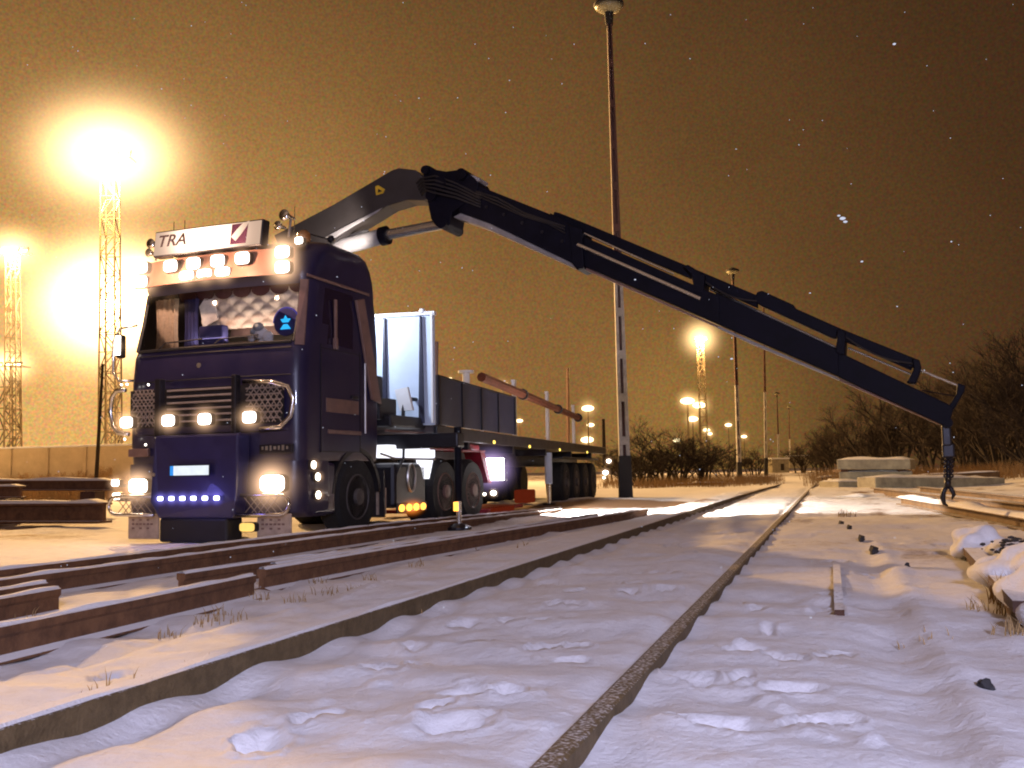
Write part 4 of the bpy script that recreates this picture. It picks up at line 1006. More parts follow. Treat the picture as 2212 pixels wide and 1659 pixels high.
# ------------------------------------------------------------------ lit lattice masts
M['hz_big'] = halo_mat('sodium_floodlight_halo', (1, .64, .3), 1.9, 6)
M['hz_big2'] = halo_mat('lower_floodlight_halo', (1, .64, .3), 2.7, 6)
M['hz_mid'] = halo_mat('sodium_lamp_halo', (1, .64, .28), 1.6, 5.5)
M['hz_far'] = halo_mat('far_lamp_halo', (1, .6, .22), .9, 3.6)
def mast(px, pyt, Y, pyb, w, label, headw, hzr, hz, group='lit floodlight masts', lean=0, hm='sodium', hsc=(1.15, 1, .85)):
    top = at(px, pyt, Y); base = at(px + lean, pyb, Y); Ht = top.z - base.z
    root = empty('floodlight_mast', base, 0, label, 'light mast', group)
    mb = MB()
    for sx in (-1, 1):
        for sy in (-1, 1): mb.tube([(sx * w / 2, sy * w / 2, 0), (sx * w * .38 + top.x - base.x, sy * w * .38, Ht)], w * .055, 4)
    n = max(5, int(Ht / (w * 1.1)))
    for i in range(n):
        a, c = i / n, (i + 1) / n; wa, wc = w * (.5 - .12 * a), w * (.5 - .12 * c); xa, xc = (top.x - base.x) * a, (top.x - base.x) * c
        s_ = 1 if i % 2 else -1
        for sy in (-1, 1): mb.tube([(xa - s_ * wa, sy * wa, Ht * a), (xc + s_ * wc, sy * wc, Ht * c)], w * .035, 4)
        for sx in (-1, 1): mb.tube([(xa + sx * wa, -s_ * wa, Ht * a), (xc + sx * wc, s_ * wc, Ht * c)], w * .035, 4)
        for sy in (-1, 1): mb.tube([(xa - wa, sy * wa, Ht * a), (xa + wa, sy * wa, Ht * a)], w * .035, 4)
    mb.build('lattice', 'mast', root)
    tx = top.x - base.x
    pf = MB().box((tx, 0, Ht), (headw, w * 1.2, .15)).build('platform', 'mast', root)
    for k in range(4):
        x = tx - headw * .42 + headw * .28 * k
        f = MB().box((x, -w * .5, Ht + .35), (headw * .22, .3, .5), rot=(R(-35), 0, 0)).build('floodlight', 'blackmetal', root)
        MB().box((x, -w * .5 - .2, Ht + .22), (headw * .2, .05, .44), rot=(R(-35), 0, 0)).build('lens', hm, f)
    if hzr: halo(root, (tx, -.3, Ht + .3), hzr, hz, hsc)
    return root, Vector((top.x, top.y - 1, top.z + .3))
m1, L1 = mast(238, 345, 77, 1020, 1.35, 'nearest floodlight mast with the largest glow, upper left', 3.6, 12.5, 'hz_big')
m2, L2 = mast(244, 660, 128, 1020, 1.5, 'floodlight mast behind the truck, its glow level with the windscreen', 4.5, 21, 'hz_big2', lean=4, hsc=(1.1, 1, .9))
m3, L3 = mast(28, 548, 112, 1010, 1.4, 'upper floodlight mast at the left edge', 4.0, 7.5, 'hz_mid')
m4, L4 = mast(18, 792, 170, 1020, 3.2, 'lower and farther floodlight mast at the left edge', 6.0, 9, 'hz_mid')
m5, L5 = mast(1512, 735, 190, 1012, 1.4, 'floodlight mast right of the trailer, below the crane boom', 2.2, 8, 'hz_mid', lean=12, hsc=(1, 1, 1))
# mast near bushes lit lamps far away
def far_lamp(px, py, Y, r, label, hr=None, base=1016, post=True):
    top = at(px, py, Y); b_ = at(px + 1, base, Y)
    root = empty('distant_street_lamp', b_, 0, label, 'street lamp', 'distant lit street lamps')
    if post: MB().tube([(0, 0, 0), (0, 0, top.z - b_.z)], r * .16, 6).build('post', 'mast', root)
    MB().ball((0, 0, top.z - b_.z), r, (1.25, 1, .6), 2).build('lamp_head', 'sodiumfar', root, smooth=True)
    halo(root, (0, 0, top.z - b_.z), hr or r * 3, 'hz_far')
far_lamp(1489, 866, 210, 1.25, 'wide distant lamp, upper left of the cluster right of the near pole', 4)
far_lamp(1514, 875, 212, 1.15, 'distant lamp beside the wide one at the middle of the far cluster', 4.5)
far_lamp(1499, 905, 220, 1.0, 'distant lamp lowest on the left of the far cluster', 3.5)
far_lamp(1528, 929, 240, .7, 'small distant lamp, upper of two close together above the bushes', 2.5)
far_lamp(1534, 937, 242, .6, 'small distant lamp, lower of two close together above the bushes', 2.5)
far_lamp(1576, 918, 230, .65, 'small distant lamp just left of the second pole', 2.)
far_lamp(1609, 943, 230, .55, 'small distant lamp just right of the second pole', 2.)
far_lamp(1272, 882, 120, .62, 'lit lamp just left of the near pole, highest of three', 2.2)
far_lamp(1277, 918, 160, .5, 'small lit lamp just left of the near pole, middle of three', 1.6)
far_lamp(1269, 950, 150, .8, 'lit lamp just left of the near pole, lowest of three', 2.4)
far_lamp(1089, 832, 100, .5, 'orange lamp seen just above the strapped beam', 1.4)
far_lamp(1123, 909, 130, .38, 'small lamp seen between the first two trailer stakes', 1.2)
far_lamp(973, 818, 110, .22, 'tiny lamp behind the front of the trailer side board', .8)
far_lamp(1463, 951, 80, .25, 'small lamp shining through the bushes right of the near pole', .9)
b_ = at(1228, 1000, 150); o = empty('thin_chimney', b_, 0, 'thin pale chimney far beyond the trailer', 'chimney')
t_ = at(1226, 795, 150) - b_; MB().tube([(0, 0, 0), t_], [.32, .22], 10).build('shaft', 'trim', o); MB().tube([t_ * .985, t_], .28, 10).build('rim', 'trim', o)

# ------------------------------------------------------------------ bushes and trees, each its own
def tree_mesh(seed, h, w, nb, stems=5, depth=5, droop=0.0):
    rnd = random.Random(seed); mb = MB(); tw_ = MB()
    def seg(a, b_, r0, r1, dst, s_=3): dst.tube([a, b_], [r0, r1], s_, cap=False)
    def grow(p, d, L, r, lev):
        q_ = p + d * L; seg(p, q_, r, r * .7, mb if lev < 2 else tw_, 5 if lev < 2 else 3)
        if lev >= depth: return
        for k in range(rnd.choice((2, 3, 3)) if lev < depth - 1 else 4):
            ax = Vector((rnd.uniform(-1, 1), rnd.uniform(-1, 1), rnd.uniform(-.3, .6 - droop)))
            nd = (d * 1.0 + ax * rnd.uniform(.5, .95)).normalized(); t = rnd.uniform(.45, 1)
            grow(p + d * L * t, nd, L * rnd.uniform(.58, .85), r * .62, lev + 1)
    for s_ in range(stems):
        a = rnd.uniform(0, math.tau); rr = rnd.uniform(0, w * .25); p = Vector((rr * math.cos(a), rr * math.sin(a), -.1))
        d = Vector((math.cos(a) * w / h * rnd.uniform(.1, .6), math.sin(a) * w / h * rnd.uniform(.1, .6), 1)).normalized()
        grow(p, d, h * rnd.uniform(.16, .36), h * .014, 0)
    out = []
    for x_, nm, mt in ((mb, 'trunk', 'bark'), (tw_, 'crown', 'twig')):
        me = bpy.data.meshes.new(nm); x_.bm.to_mesh(me); x_.bm.free(); me.materials.append(M[mt]); out.append(me)
    return out
protos = [tree_mesh(11, 5.2, 4.2, 3, 9, 6), tree_mesh(12, 6.2, 4.6, 3, 8, 6), tree_mesh(13, 4.2, 4.4, 3, 11, 6, .2)]
protos.append(tree_mesh(14, 4.2, 4.4, 3, 8, 6, .1))
for me_ in protos[3]: me_.materials.clear(); me_.materials.append(M['straw'])
def tree(k, loc, s, rz, label, group, name='bare_tree', cat='tree'):
    o = empty(name, loc, rz, label, cat, group); o.scale = s if isinstance(s, tuple) else (s, s, s)
    for me in protos[k]:
        c = bpy.data.objects.new(me.name.split('.')[0], me); COL.objects.link(c); c.parent = o
rnd = random.Random(99)
rows = [  # px, py base, Y, proto, scale, label
    (1385, 1030, 48, 2, .75, 'bare bush standing right behind the near pole'),
    (1425, 1032, 52, 0, .85, 'dark bare bush, second to the right of the near pole'),
    (1470, 1030, 50, 2, 1.0, 'dense bare bush in the middle of the row right of the near pole'),
    (1515, 1030, 55, 0, .72, 'low bare bush at the right end of the row, before the second pole'),
    (1345, 1025, 62, 2, .9, 'bare bush showing left of the near pole base'),
    (1570, 1018, 90, 2, .95, 'small far bush just left of the second pole'),
    (1632, 1014, 110, 0, .9, 'small far bush between the second and third poles')]
for px, py, Y, k, s_, lb in rows:
    p = at(px, py, Y); tree(k, (p.x, p.y, .05), (s_ * 1.15, s_ * 1.15, s_ * .8), rnd.uniform(0, 6), lb, 'bare bushes between the poles', 'bare_bush', 'bush')
rows = [(1775, 88, 0, .9, 'leftmost bare tree behind the concrete slabs'), (1830, 76, 2, 1.1, 'bare tree rising left behind the stacked slabs'), (1885, 68, 1, .95, 'bare tree behind the middle of the stacked slabs'),
        (1945, 64, 0, 1.25, 'bare tree behind the right end of the stacked slabs'), (2010, 60, 1, 1.0, 'bare tree behind and left of the crane hook'), (2070, 56, 2, 1.6, 'broad bare tree directly behind the crane hook'),
        (2130, 52, 1, 1.15, 'tall bare tree just right of the crane hook'), (2185, 48, 0, 1.45, 'dark bare tree near the right edge'), (2235, 45, 1, 1.3, 'tallest bare tree cut by the right edge'),
        (2290, 42, 2, 1.7, 'bare tree mostly beyond the right edge'), (1735, 130, 2, 1.2, 'far low tree where the track vanishes'), (1800, 100, 1, .9, 'far bare tree behind the leftmost trees on the right'),
        (2040, 75, 1, 1.35, 'bare tree in the second row above the hook'), (2160, 66, 2, 2.1, 'bare tree in the second row near the right edge'), (1915, 84, 2, 1.5, 'bare tree in the second row above the slabs')]
for px, Y, k, s_, lb in rows:
    p = at(px, 1010, Y); tree(k, (p.x, p.y, .1), s_, rnd.uniform(0, 6), lb, 'bare trees along the right side')
# brush behind the left wall
for i, (px, Y, k, s_) in enumerate([(45, 52, 3, .42), (95, 48, 3, .38), (140, 50, 3, .4), (185, 47, 3, .42), (232, 50, 3, .5)]):
    p = at(px, 1015, Y); tree(k, (p.x, p.y, 0), s_, i, ['bare shrub before the left wall, at the far left', 'bare shrub before the left wall, second from the left edge', 'bare shrub before the left wall, in the middle', 'bare shrub before the left wall, beside the slim post', 'bare shrub between the slim post and the truck'][i], 'shrubs before the left wall', 'bare_shrub', 'shrub')

# dry grass: uncountable
def grass(cells, name, kind='stuff', mtl='straw'):
    bm = bmesh.new(); rd = random.Random(5); spots = []
    for (x, y, r_, n, h) in cells:
        for _ in range(n):
            a = rd.uniform(0, math.tau); q_ = r_ * math.sqrt(rd.random()); spots.append((x + q_ * math.cos(a), y + q_ * math.sin(a), y, h))
    zs = H(np.array([q[0] for q in spots]), np.array([q[1] for q in spots]))
    for (px, py, y, h), z in zip(spots, zs):
        for _ in (0,):
            z = float(z) - .01
            hh = h * rd.uniform(.45, 1.15); la = rd.uniform(0, math.tau); ln_ = rd.uniform(.1, .7) * hh; w = .0022 + .0011 * h * 4 + .0007 * (y / 8)
            sd = Vector((1, 0, 0)) * w; v = [Vector((px, py, z)), Vector((px + ln_ * .3 * math.cos(la), py + ln_ * .3 * math.sin(la), z + hh * .6)), Vector((px + ln_ * math.cos(la), py + ln_ * math.sin(la), z + hh * .95))]
            A = [bm.verts.new(v[0] - sd), bm.verts.new(v[0] + sd), bm.verts.new(v[1] + sd * .7), bm.verts.new(v[1] - sd * .7), bm.verts.new(v[2])]
            bm.faces.new((A[0], A[1], A[2], A[3])); bm.faces.new((A[3], A[2], A[4]))
    mb = MB(); mb.bm.free(); mb.bm = bm; o = mb.build(name, mtl); o['kind'] = kind; o['label'] = 'dry straw-coloured grass poking through the snow'; o['category'] = 'grass'
    return o
cells = []
rd = random.Random(8)
for _ in range(150):                                  # right bank
    y = rd.uniform(9.5, 24); x = .34 * y + rd.uniform(3.2, 7.5) * (y / 15); cells.append((x, y, .3, 26, .13))
for _ in range(170):                                  # behind the slabs
    y = rd.uniform(36, 58); x = y * rd.uniform(.3, .56); cells.append((x, y, .8, 34, .75))
for _ in range(120):                                  # in front of the bushes in the middle
    y = rd.uniform(42, 60); x = y * rd.uniform(.09, .26); cells.append((x, y, .8, 26, .5))
for _ in range(150):                                  # left, before the wall
    y = rd.uniform(36, 52); x = y * rd.uniform(-.56, -.36); cells.append((x, y, .8, 30, .95))
for px, py, n, h in ((2195, 1330, 110, .15), (2150, 1345, 30, .08), (2205, 1400, 40, .1), (1830, 1120, 40, .12), (1990, 1400, 10, .05)):
    p = ground(px, py, .05); cells.append((p.x, p.y, .12, n, h))
for px, py in ((450, 1335), (360, 1352), (480, 1320), (640, 1290), (700, 1270), (790, 1240), (560, 1280), (40, 1320), (90, 1305), (760, 1262), (300, 1510), (285, 1525), (420, 1465), (220, 1545), (690, 1250), (500, 1330), (900, 1215), (880, 1320), (1010, 1180), (1130, 1185)):
    p = ground(px, py, .05); cells.append((p.x, p.y, .09, 12, .075))
grass(cells, 'dry_grass')

# ------------------------------------------------------------------ left background
w0, w1 = at(-60, 968, 58), at(320, 972, 55)
ang = math.atan2(w1.y - w0.y, w1.x - w0.x); L = (w1 - w0).length
o = empty('concrete_wall', (w0.x, w0.y, 0), ang, 'long low concrete wall with snow on top at the left edge', 'wall')
hw_ = at(100, 968, 57).z
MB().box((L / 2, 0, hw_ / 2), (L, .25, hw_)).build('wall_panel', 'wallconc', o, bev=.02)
mb = MB()
for k in range(int(L / 2.5)): mb.box((k * 2.5 + .3, -.16, hw_ / 2), (.2, .1, hw_ - .02))
mb.build('wall_post', 'wallconc', o)
MB().box((L / 2, 0, hw_ + .06), (L, .36, .1)).build('snow_cap', 'snowcap', o, bev=.03)
def beam_px(px0, px1, pyt, pyb, Y, label, Y2=None, w=.3, **kw):
    p0 = at(px0, pyb, Y); p1 = at(px1, pyb, Y2 or Y); h = at(px0, pyt, Y).z - p0.z
    return long_beam(p0, p1, w, h, label, group='rusty beams stacked left of the truck', **kw)
beam_px(-40, 226, 1088, 1130, 17.5, 'nearest and tallest rusty beam left of the truck', 16.6, w=.35)
beam_px(-30, 242, 1038, 1060, 21, 'farther rusty beam left of the truck, snow thick on its top', 20.6, w=.4)
beam_px(-30, 46, 1050, 1076, 18.5, 'short rusty beam end at the left edge between two long beams', 18.4)
# timber packers carrying the upper beams
for px, Y, zt in ((20, 20.8, at(20, 1060, 21).z), (200, 20.6, at(200, 1060, 20.8).z), (20, 18.45, at(10, 1076, 18.5).z)):
    p = at(px, 1070, Y); o = MB().box((0, 0, zt / 2 - .05), (.3, .5, max(.1, zt + .08))).build('timber_packer', 'rustdark'); o.location = (p.x, p.y, 0)
    tag(o, {20.8: 'dark timber block under the left end of the farther rusty beam', 20.6: 'dark timber block under the right end of the farther rusty beam', 18.45: 'dark timber block under the short beam end at the left edge'}[Y], 'timber block')

# ------------------------------------------------------------------ concrete slabs on the right
def slab(px0, px1, pyt, pyb, Y, label, Y2=None, w=.9, name='concrete_slab', grp='concrete slabs beside the track'):
    p0 = at(px0, pyb, Y); p1 = at(px1, pyb, Y2 or Y); h = at(px0, pyt, Y).z - p0.z; c = (p0 + p1) / 2; d = p1 - p0; L = Vector((d.x, d.y)).length
    rz = math.atan2(d.y, d.x); mb = MB(); mb.box((0, w / 2, h / 2), (L, w, h))
    o = mb.build(name, 'concrete', None, bev=.025); o.location = (c.x, c.y, c.z); o.rotation_euler = (0, -math.atan2(d.z, L), rz); tag(o, label, 'concrete slab', grp)
    s = MB(); nx, ny = 24, 6; G_ = []
    for i in range(nx + 1):
        row = []
        for j in range(ny + 1):
            x = -L / 2 + L * i / nx; y = w * j / ny; ed = min(i, nx - i, j * 2, (ny - j) * 2) / 3; t = min(1, ed) * (.06 + .07 * mnoise.noise(Vector((x * 1.4 + c.x, y * 2, c.z * 5)))); row.append(s.bm.verts.new((x, y, h + .002 + max(.001, t))))
        G_.append(row)
    for i in range(nx):
        for j in range(ny): s.bm.faces.new((G_[i][j], G_[i + 1][j], G_[i + 1][j + 1], G_[i][j + 1]))
    s.build('snow_cap', 'snowcap', o, smooth=True); return o
slab(1812, 1878, 1040, 1059, 33.5, 'bottom concrete slab of the stack left of the hook, half hidden', 33.8, w=1.2)
slab(1813, 1972, 1019, 1040, 34.4, 'middle concrete slab of the stack left of the crane hook', 33.6, w=1.1)
slab(1808, 1967, 993, 1014, 34.4, 'top concrete slab of the stack left of the crane hook', 33.2, w=1.1)
slab(1892, 2172, 1031, 1060, 30.5, 'long concrete slab lying behind the crane hook', 32, w=.9)
slab(2100, 2212, 1062, 1073, 27, 'low concrete slab behind grass at the right, beside the hook', 28, w=.8)
for i, (px, Y) in enumerate(((1825, 34.2), (1950, 33.7))):
    a = at(px, 1014, Y); b_ = at(px, 1019, Y); o = MB().box((0, .5, 0), (.25, .9, abs(a.z - b_.z))).build('timber_packer', 'rustdark'); o.location = (a.x, a.y, (a.z + b_.z) / 2)
    tag(o, ['timber spacer between the stacked slabs, left one', 'timber spacer between the stacked slabs, right one'][i], 'timber block')
slab(1864, 1955, 1073, 1080, 21.5, 'flat concrete slab with a thick white snow cap near the track', 22.3, w=.7)
for i, (q0_, q1_, w_, h_, lb) in enumerate((((1770, 1046), (1816, 1040), .25, .22, 'short dark timber lying just left of the slab stack'), ((1795, 1056), (1822, 1050), .3, .2, 'small dark timber end in front of the slab stack at its left'), ((1990, 1012), (2120, 1018), .25, .3, 'thin dark timber lying behind the long slab, beside the crane hook'))):
    a_, b_ = ground(*q0_, 0), ground(*q1_, 0)
    if i == 2: a_, b_ = at(1975, 1020, 38), at(2160, 1024, 37)
    a_.z = Hs(a_.x, a_.y) + .03; b_.z = Hs(b_.x, b_.y) + .03
    long_beam(a_, b_, w_, h_, lb, 'timber', 'timber', 'timber')
# far huts by the track end
for i, (x0, x1, yt, yb, Y) in enumerate(((1664, 1700, 992, 1016, 120), (1702, 1745, 986, 1006, 140))):
    p0, p1 = at(x0, yb, Y), at(x1, yb, Y); h = at(x0, yt, Y).z - p0.z; o = empty('trackside_hut', ((p0.x + p1.x) / 2, Y, p0.z - .3), 0, ['small pale hut at the far end of the track, left one', 'small pale hut at the far end of the track, right one'][i], 'hut')
    W = (p1 - p0).length; MB().box((0, 0, (h + .3) / 2), (W, 2, h + .3)).build('wall', 'concrete', o); MB().box((0, 0, h + .36), (W * 1.08, 2.3, .16)).build('roof', 'snowcap', o, bev=.03); MB().box((W * .1, -1.01, h * .5), (W * .2, .04, h * .6)).build('door', 'bark', o)
# stacked sleepers / rails in the middle distance
def steel_px(px0, px1, pyt, pyb, Y, Y2, label):
    return beam_px(px0, px1, pyt, pyb, Y, label, Y2, w=.25)
o = beam_px(1462, 1500, 1045, 1052, 46, 'short dark rail bundle in the middle distance, left part', 47); o['group'] = 'rail bundles in the middle distance'
o = beam_px(1500, 1600, 1043, 1052, 45, 'longer dark rail bundle in the middle distance below the second pole', 52); o['group'] = 'rail bundles in the middle distance'
o = beam_px(1640, 1665, 1030, 1036, 58, 'small dark rail bundle beside the third pole', 60); o['group'] = 'rail bundles in the middle distance'
for i, (p0, p1, w_, h_, lb) in enumerate((((1890, 1068), (2330, 1128), .2, .16, 'long brown timber lying below the crane hook, running out of the photo at right'), ((1990, 1066), (2330, 1098), .2, .14, 'farther long brown timber just behind the crane hook'), ((1950, 1090), (2330, 1158), .22, .12, 'nearest long brown timber below the crane hook'))):
    a_, b_ = ground(*p0, .1), ground(*p1, .14); a_.z = Hs(a_.x, a_.y) + .02; b_.z = Hs(b_.x, b_.y) + .02
    long_beam(a_, b_, w_, h_, lb, 'timber', 'timber', 'timber', 'long timbers at the right edge', cap=(i == 2))
# second, buried rail on the right and its clips
def gz(px, py, z=.06): return ground(px, py, z)
p0, p1 = gz(1804, 1352), gz(1800, 1235); N_ = 14; rp = []
for k in range(N_ + 1):
    p = p0.lerp(p1, k / N_); p.z = max(Hs(p.x - .05, p.y), Hs(p.x, p.y)) + .03 - .02 * abs(k / N_ - .4); rp.append(p)
sd_ = Vector((.045, 0, 0))
mb = MB()
for a, b_ in zip(rp, rp[1:]): mb.poly([a + Vector((0, 0, -.12)), b_ + Vector((0, 0, -.12)), b_, a], sd_)
bmesh.ops.remove_doubles(mb.bm, verts=mb.bm.verts, dist=.0005)
o = mb.build('buried_rail', 'rustdark'); tag(o, 'dark edge of a buried rail showing in the snow right of the track', 'rail')
for i, (px, py, s_) in enumerate(((1818, 1143, .9), (1836, 1160, .75), (1862, 1180, .85), (1889, 1208, 1.0))):
    p = gz(px, py, .05); mb = MB().ball((0, 0, .02), .06 * s_, (.8, 1.2, .7), 2, .5).box((.02, .04, .03), (.05 * s_, .09 * s_, .07 * s_), rot=(.2, .3, .4)).box((-.03, -.04, .0), (.07 * s_, .05, .07))
    o = mb.build('rail_clip', 'stone', None, bev=.006); o.location = (p.x, p.y, Hs(p.x, p.y) + .01); o.scale = (.6, .95, .62)
    tag(o, ['farthest of four dark rail clips in the snow right of the track', 'second farthest of four dark rail clips in the snow', 'third of four dark rail clips in the snow, second nearest', 'nearest of four dark rail clips in the snow right of the track'][i], 'rail clip', 'dark rail clips poking out of the snow')
p = gz(2133, 1516, .05); o = MB().ball((0, 0, 0), .024, (1, 1, .9), 2, .6).ball((.014, .01, -.012), .02, (1, 1, .8), 2, .5).build('dark_stone', 'stone'); o.location = (p.x, p.y, Hs(p.x, p.y) + .008); tag(o, 'small dark stone alone in the snow at lower right', 'stone')
p = gz(1962, 1246, .05); o = MB().ball((0, 0, 0), .02, (1, .6, 1.3), 2, .6).build('dark_stone', 'stone'); o.location = (p.x, p.y, Hs(p.x, p.y) + .008); tag(o, 'tiny dark stub in the snow between the clips and the buried beam', 'stone')
p = ground(120, 1345, .1)
# snow-heaped girder with stems at the right edge
c0_, c1_ = ground(2076, 1178, .2), ground(2160, 1268, .2)
ch = empty('rusty_girder', (c0_ + c1_) / 2 - Vector((0, 0, .2)), 0, 'rusty girder heaped with rounded snow at the right edge', 'girder')
o0 = Vector(ch.location); d = (c1_ - c0_).normalized(); sd = Vector((-d.y, d.x, 0)); 
if sd.x < 0: sd = -sd
a, b_ = c0_ - o0, c1_ + d * .5 - o0
mb = MB(); 
for off, zz, th_, ww in ((0, .0, .05, .2), (0, -.14, .05, .2)): mb.poly([a + Vector((0, 0, zz)), b_ + Vector((0, 0, zz)), b_ + Vector((0, 0, zz - .05)), a + Vector((0, 0, zz - .05))], sd * .1)
mb.poly([a + Vector((0, 0, -.051)) + sd * .02, b_ + Vector((0, 0, -.051)) + sd * .02, b_ + Vector((0, 0, -.139)) + sd * .02, a + Vector((0, 0, -.139)) + sd * .02], sd * .03)
mb.build('girder', 'rustdark', ch)
sm = MB(); rd = random.Random(4); gl = (b_ - a)
def gp(t, o_, z): return a + gl * t + sd * o_ + Vector((0, 0, z))
for t, o_, z, r_, sc_ in ((.0, .2, -.02, .17, (1.2, 1.3, .75)), (.12, .42, -.06, .2, (1.4, 1.2, .7)), (.3, .5, -.1, .22, (1.5, 1.4, .6)), (.42, .25, -.1, .16, (1.3, 1.6, .8)), (.62, .3, -.02, .2, (1.2, 1.5, .85)), (.66, .62, -.04, .24, (1.4, 1.4, .75)),
                          (.85, .32, -.05, .2, (1.1, 1.6, .8)), (.95, .7, -.08, .28, (1.4, 1.5, .7)), (1.1, .35, -.12, .22, (1.1, 1.6, .75)), (.3, .9, -.1, .3, (1.6, 1.5, .6)), (.75, 1.1, -.1, .32, (1.5, 1.6, .6))):
    sm.ball(gp(t, o_ - .09, z + .02), r_ * .92, sc_, 4, .5)
sm.build('snow_heap', 'snowcap', ch, smooth=True)
mb = MB(); q0 = gp(.3, .3, .06)
for k in range(150):
    p = q0 + Vector((rd.gauss(.08, .13), rd.gauss(0, .12), rd.uniform(-.05, .05)))
    mb.ball(p, rd.uniform(.008, .022), (rd.uniform(.6, 2), rd.uniform(.6, 1.6), .6), 1, .5)
mb.build('dead_leaves', 'stone', ch)
# ballast stones exposed near the loose rails and truck
# falling snow, flash light on it put in as emission: uncountable specks
mb = MB(); rd = random.Random(21)
for px, py, Y, r_ in ((1932, 95, 3.2, .0075), (1820, 472, 2.6, .011), (1826, 479, 2.6, .008), (1812, 466, 2.6, .006), (1580, 775, 4, .008), (1008, 1139, 5, .009), (1372, 604, 4, .006), (349, 192, 4, .004), (1090, 823, 4, .005), (905, 212, 4, .004), (906, 585, 5, .004), (2055, 522, 3, .004), (1938, 662, 3, .0035), (1590, 322, 4, .004), (1862, 565, 3, .006), (728, 598, 6, .006), (1750, 633, 3, .004), (1022, 739, 5, .004), (850, 1168, 4, .004), (1752, 1334, 3, .004)):
    p = at(px, py, Y); mb.ball(p, r_ * .62, (1.3, 1, .7), 1, .4)
for _ in range(230):
    Y = rd.uniform(2.2, 9); p = at(rd.uniform(0, 2212), rd.uniform(0, 1500), Y)
    if p.z > .2: mb.ball(p, rd.uniform(.0008, .0017) * Y / 3, sub=1)
o = mb.build('falling_snow', 'flake'); tag(o, 'scattered falling snowflakes, flash light put in as glow', 'snow', kind='stuff')

# ------------------------------------------------------------------ sky
W = bpy.data.worlds.new('World'); S.world = W; W.use_nodes = True; nt = W.node_tree; nt.nodes.clear()
out = nt.nodes.new('ShaderNodeOutputWorld'); tc = N(nt, 'ShaderNodeTexCoord')
def glow(dirv, sharp, col, st):
    dp = N(nt, 'ShaderNodeVectorMath', operation='DOT_PRODUCT'); dp.inputs[1].default_value = tuple(Vector(dirv).normalized()); nt.links.new(tc.outputs['Generated'], dp.inputs[0])
    mx_ = N(nt, 'ShaderNodeMath', operation='MAXIMUM'); mx_.inputs[1].default_value = 0; nt.links.new(dp.outputs['Value'], mx_.inputs[0])
    pw = N(nt, 'ShaderNodeMath', operation='POWER'); pw.inputs[1].default_value = sharp; nt.links.new(mx_.outputs[0], pw.inputs[0])
    sc_ = N(nt, 'ShaderNodeVectorMath', operation='SCALE'); sc_.inputs[0].default_value = tuple(c * st for c in col); nt.links.new(pw.outputs[0], sc_.inputs['Scale'])
    return sc_.outputs[0]
def addv(a, b_):
    n = N(nt, 'ShaderNodeVectorMath', operation='ADD'); nt.links.new(a, n.inputs[0]); nt.links.new(b_, n.inputs[1]); return n.outputs[0]
base = N(nt, 'ShaderNodeVectorMath', operation='SCALE'); base.inputs[0].default_value = (.05, .0225, .0095); base.inputs['Scale'].default_value = 1.0
v = base.outputs[0]
v = addv(v, glow((0, -.45, 1), 3, (.3, .2, .15), 1.0))      # unseen warm fill added overhead and behind the camera
v = addv(v, glow((-.5, 1, .12), 9, (.23, .115, .032), 1.0))        # town glow in the mist, left
v = addv(v, glow((-.45, 1, .1), 40, (.45, .26, .085), 1.0))
v = addv(v, glow((.0, 1, .08), 16, (.125, .064, .018), 1.0))
v = addv(v, glow((.19, 1, .05), 200, (.12, .07, .014), 1.0))
ns = N(nt, 'ShaderNodeTexNoise', Scale=2.6, Detail=4); nt.links.new(tc.outputs['Generated'], ns.inputs['Vector'])
mr = N(nt, 'ShaderNodeMapRange'); mr.inputs['To Min'].default_value = .66; mr.inputs['To Max'].default_value = 1.34; nt.links.new(ns.outputs['Fac'], mr.inputs['Value'])
n3 = N(nt, 'ShaderNodeTexNoise', Scale=420.0, Detail=1); nt.links.new(tc.outputs['Generated'], n3.inputs['Vector'])   # fine image grain put into the sky colour
m3r = N(nt, 'ShaderNodeVectorMath', operation='MULTIPLY_ADD'); m3r.inputs[1].default_value = (.95, .95, .95); m3r.inputs[2].default_value = (.525, .525, .525); nt.links.new(n3.outputs['Color'], m3r.inputs[0])
sc_ = N(nt, 'ShaderNodeVectorMath', operation='SCALE'); nt.links.new(v, sc_.inputs[0]); nt.links.new(mr.outputs[0], sc_.inputs['Scale'])
sm_ = N(nt, 'ShaderNodeVectorMath', operation='MULTIPLY'); nt.links.new(sc_.outputs[0], sm_.inputs[0]); nt.links.new(m3r.outputs[0], sm_.inputs[1]); sc_ = sm_
bg1 = N(nt, 'ShaderNodeBackground', Strength=1.0); nt.links.new(sc_.outputs[0], bg1.inputs['Color'])
nt.links.new(bg1.outputs[0], out.inputs['Surface'])

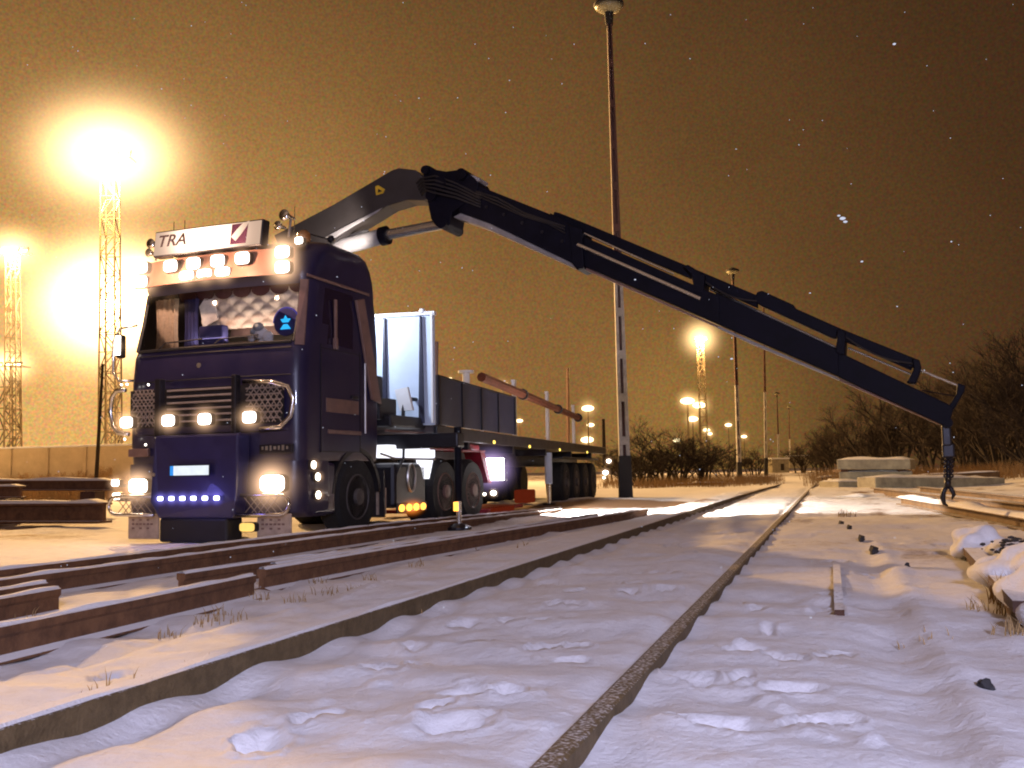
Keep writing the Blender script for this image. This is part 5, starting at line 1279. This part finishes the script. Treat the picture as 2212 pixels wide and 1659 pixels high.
# ------------------------------------------------------------------ lamps that light the scene
SOD = (1, .56, .2)
light('mast_floodlight', 'POINT', L1, 290000, SOD, shadow_soft_size=.8)
light('mast_floodlight', 'POINT', L2, 260000, SOD, shadow_soft_size=1)
light('mast_floodlight', 'POINT', L3, 130000, SOD, shadow_soft_size=1)
light('mast_floodlight', 'POINT', L5, 130000, SOD, shadow_soft_size=1)
fl = light('added_fill_behind_camera', 'POINT', (1.2, -4.5, 3.4), 3400, (.66, .68, 1), shadow_soft_size=.5)  # added cool fill in place of a camera flash, no lamp stands there
s1 = light('work_lamp_beam', 'SPOT', TM @ Vector((1.45, 6.0, 1.5)), 5200, (1, .9, .8), spot_size=R(100), spot_blend=.2, shadow_soft_size=.1); aim(s1, (6.5, 19.5, .0))
s2 = light('cab_rear_work_lamp', 'SPOT', TM @ Vector((.25, 2.02, 3.3)), 250, (.8, .87, 1), spot_size=R(110), spot_blend=.5, shadow_soft_size=.1); aim(s2, LO + Vector((.5, 0, 2.9)))
s3 = light('crane_work_lamp', 'SPOT', TM @ Vector((.9, 1.9, 3.8)), 110, (1, .86, .75), spot_size=R(70), spot_blend=.6, shadow_soft_size=.1); aim(s3, C0 + CU * .3 + Vector((0, 0, 4.35)))
il = light('cab_interior_lamp', 'AREA', TM @ Vector((.3, .27, 2.45)), 8, (1, .82, .66), shape='RECTANGLE', size=1.5, size_y=.08); aim(il, TM @ Vector((.3, .5, 2.9)))
light('roof_lamp_wash', 'POINT', TM @ Vector((.5, -.4, 3.36)), 45, (1, .6, .38), shadow_soft_size=.02)
light('roof_lamp_wash', 'POINT', TM @ Vector((-.6, -.4, 3.36)), 60, (1, .6, .38), shadow_soft_size=.02)
light('led_wash', 'POINT', TM @ Vector((0, -.6, .62)), 3, (.2, .18, 1), shadow_soft_size=.1)

S.view_settings.view_transform = 'Standard'; S.view_settings.look = 'None'; S.view_settings.exposure = 0
S.render.engine = 'CYCLES'; S.cycles.use_denoising = True; S.cycles.pixel_filter_type = 'BLACKMAN_HARRIS'; S.cycles.filter_width = 2.0; S.cycles.max_bounces = 5; S.cycles.diffuse_bounces = 2; S.cycles.glossy_bounces = 3; S.cycles.transparent_max_bounces = 12
S.cycles.volume_max_steps = 48; S.cycles.volume_step_rate = 1.5; S.cycles.sample_clamp_indirect = 4; S.cycles.use_light_tree = True
